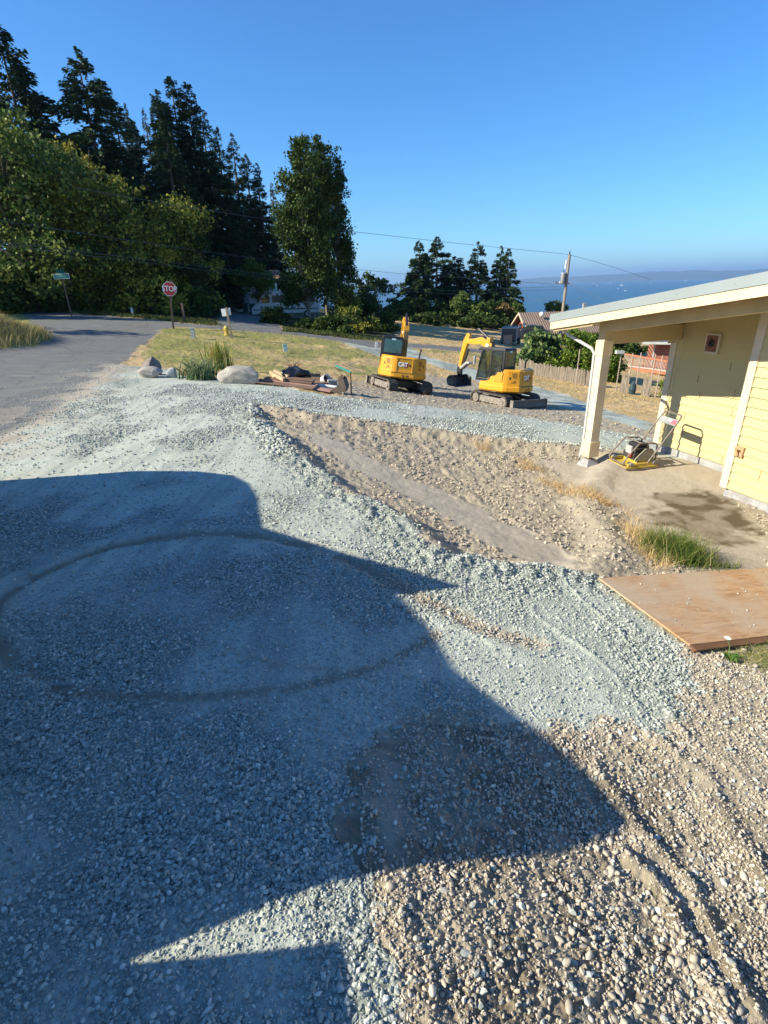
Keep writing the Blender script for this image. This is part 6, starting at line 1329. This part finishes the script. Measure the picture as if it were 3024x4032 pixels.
wire([(-50,858,38),(175,895,40),(717,978,45),(1075,1027,49),(1372,1057,53),(1588,1079,55),(2190,1119,62)], 'second highest wire, crossing the trees down to the crossarm')
wire([(-50,940,38),(79,961,39),(725,1040,45),(1100,1088,49),(1425,1122,53),(1777,1145,57),(2195,1128,62)], 'third wire, crossing low before the road trees')
wire([(-50,952,37),(87,974,38),(640,1042,44),(1050,1096,48),(1425,1136,52),(1777,1158,56),(2200,1140,62)], 'lowest wire, just beneath the third one')
wire([(2228,1000,62),(2350,1032,66),(2440,1060,69),(2560,1100,74)], 'wire sloping right from the pole top over the sea', .016)
wire([(2232,1117,62),(2290,1140,56),(2380,1185,46),(2480,1235,36)], 'service wire sloping from the crossarm down to the near roof')
wire([(1980,1172,70),(2100,1180,66),(2205,1186,62),(2330,1200,60),(2440,1225,60)], 'low sagging cable crossing the pole halfway up')
# boats
def boat(px, py, k, label):
    r = ray(px, py); t_ = (SEA+.2)/r[2]; p = Vector(r*t_); s = math.hypot(p.x, p.y)/FPX*k; b = thing('boat', label, 'boat', p, random.uniform(-.4, .4), 'boats on the strait')
    MB().prism([(-.5*s,.0),(.45*s,.0),(.6*s,.14*s),(-.55*s,.14*s)], 1, -.12*s, .12*s).build('hull', M_LTR, b); MB().prism([(-.3*s,.141*s),(.2*s,.141*s),(.12*s,.34*s),(-.25*s,.34*s)], 1, -.08*s, .08*s).build('cabin', M_LTR, b)
for i, (x, y, k, lb) in enumerate(((2149,1130,5,'small white boat on the water left of the utility pole'),(2336,1119,5,'white boat, upper of the close pair right of the pole'),(2351,1125,6,'white boat, lower of the close pair right of the pole'),(2386,1115,5,'tiny boat near the far shore, left of two in a row'),(2403,1116,5,'tiny boat near the far shore, right of two in a row'),(2447,1125,8,'brightest white boat, right of the middle group'),(2433,1138,5,'small boat just below the brightest white boat'),(2464,1146,9,'wide pale boat closest to the near roof'),(2700,1106,7,'white boat just above the roof line toward the right'),(2560,1118,5,'small boat between the brightest boat and the right edge'))): boat(x, y, k, lb)
# ================================================================ unseen truck shape left of the camera, traced back from the shade on the gravel
SD = np.array([math.sin(SUN_AZ+math.pi), math.cos(SUN_AZ+math.pi)]); SN = np.array([-SD[1], SD[0]]); TEL = math.tan(SUN_EL)
aw = lambda w: -2.4-0.47*(w-1.5)
def shp(px, py):
    P = hit(px, py, lambda x, y: H0(x, y)); w = P[:2] @ SN; a = P[:2] @ SD; return (w, P[2]+(a-aw(w))*TEL)
tk = thing('shadow_truck', 'unseen high-sided truck shape, traced from the long shadow over the gravel in the left foreground', 'truck', (0,0,0)); M_TK = mat('shadow_truck_paint', (0.5,0.5,0.48), .5)
def slabw(poly, name, parent, m, back=1.9, off=0.0):
    V_ = []
    for o_ in (off, -back):
        for (w, z) in poly: q = SN*w+SD*(aw(w)+o_); V_.append((q[0], q[1], z+(o_*-1)*TEL*(1 if False else 0)))
    n = len(poly); mb = MB(); mb.add(V_, [tuple(range(n))[::-1], tuple(range(n, 2*n))]+[(i, (i+1) % n, n+(i+1) % n, n+i) for i in range(n)]); return mb.build(name, m, parent)
body_px = [(0,1893),(530,1855),(780,1856),(920,1872),(985,1905),(1020,1960),(1040,2080),(1400,2190),(1830,2310),(1580,2345),(1700,2480),(1800,2640),(2200,2930),(2340,3050),(2530,3250),(2200,3370),(1500,3440),(1250,3495),(533,3785)]
low_px = [(533,3795),(913,3757),(1166,3730),(1356,3702),(1395,3800),(1400,4030)]
pb = [shp(*q) for q in body_px]; pl_ = [shp(*q) for q in low_px]
slabw([(10.5, pb[0][1]+.1)]+pb+[(pl_[0][0]+.12, pb[-1][1]), (pl_[0][0]+.12, -3.2), (10.5, -3.6)], 'shadow_body', tk, M_TK)  # main shadow caster: shadow edge projected back along the sun
slabw([(pl_[0][0]+.117, -3.2), (pl_[0][0]+.117, pl_[0][1])]+pl_+[(-.9, pl_[-1][1]), (-.9, -3.2)], 'low_shadow_body', tk, M_TK)  # added low caster, shaped only to throw the second shadow
for w in (2.6, 8.0):
    q = SN*w+SD*(aw(w)-2.2); MB().tube([(q[0]-SD[0]*.15, q[1]-SD[1]*.15, -2.2), (q[0]+SD[0]*.15, q[1]+SD[1]*.15, -2.2)], .5, 20).build('wheel', M_DARK, tk)
_mx = -9
for c_ in tk.children:
    for v in c_.data.vertices:
        x, y, z = v.co; fw = y*math.cos(PITCH)-z*math.sin(PITCH); up_ = y*math.sin(PITCH)+z*math.cos(PITCH)
        if fw > 0: u_, v_ = x/fw, up_/fw; X_ = 1512+FPX*(u_*math.cos(ROLL)-v_*math.sin(ROLL)); Y_ = 2016-FPX*(u_*math.sin(ROLL)+v_*math.cos(ROLL)); _mx = max(_mx, X_ if -200 < Y_ < 4300 else -99)
print('TRUCK max image x', _mx, 'pb', [(round(a, 2), round(b, 2)) for a, b in pb], pl_)
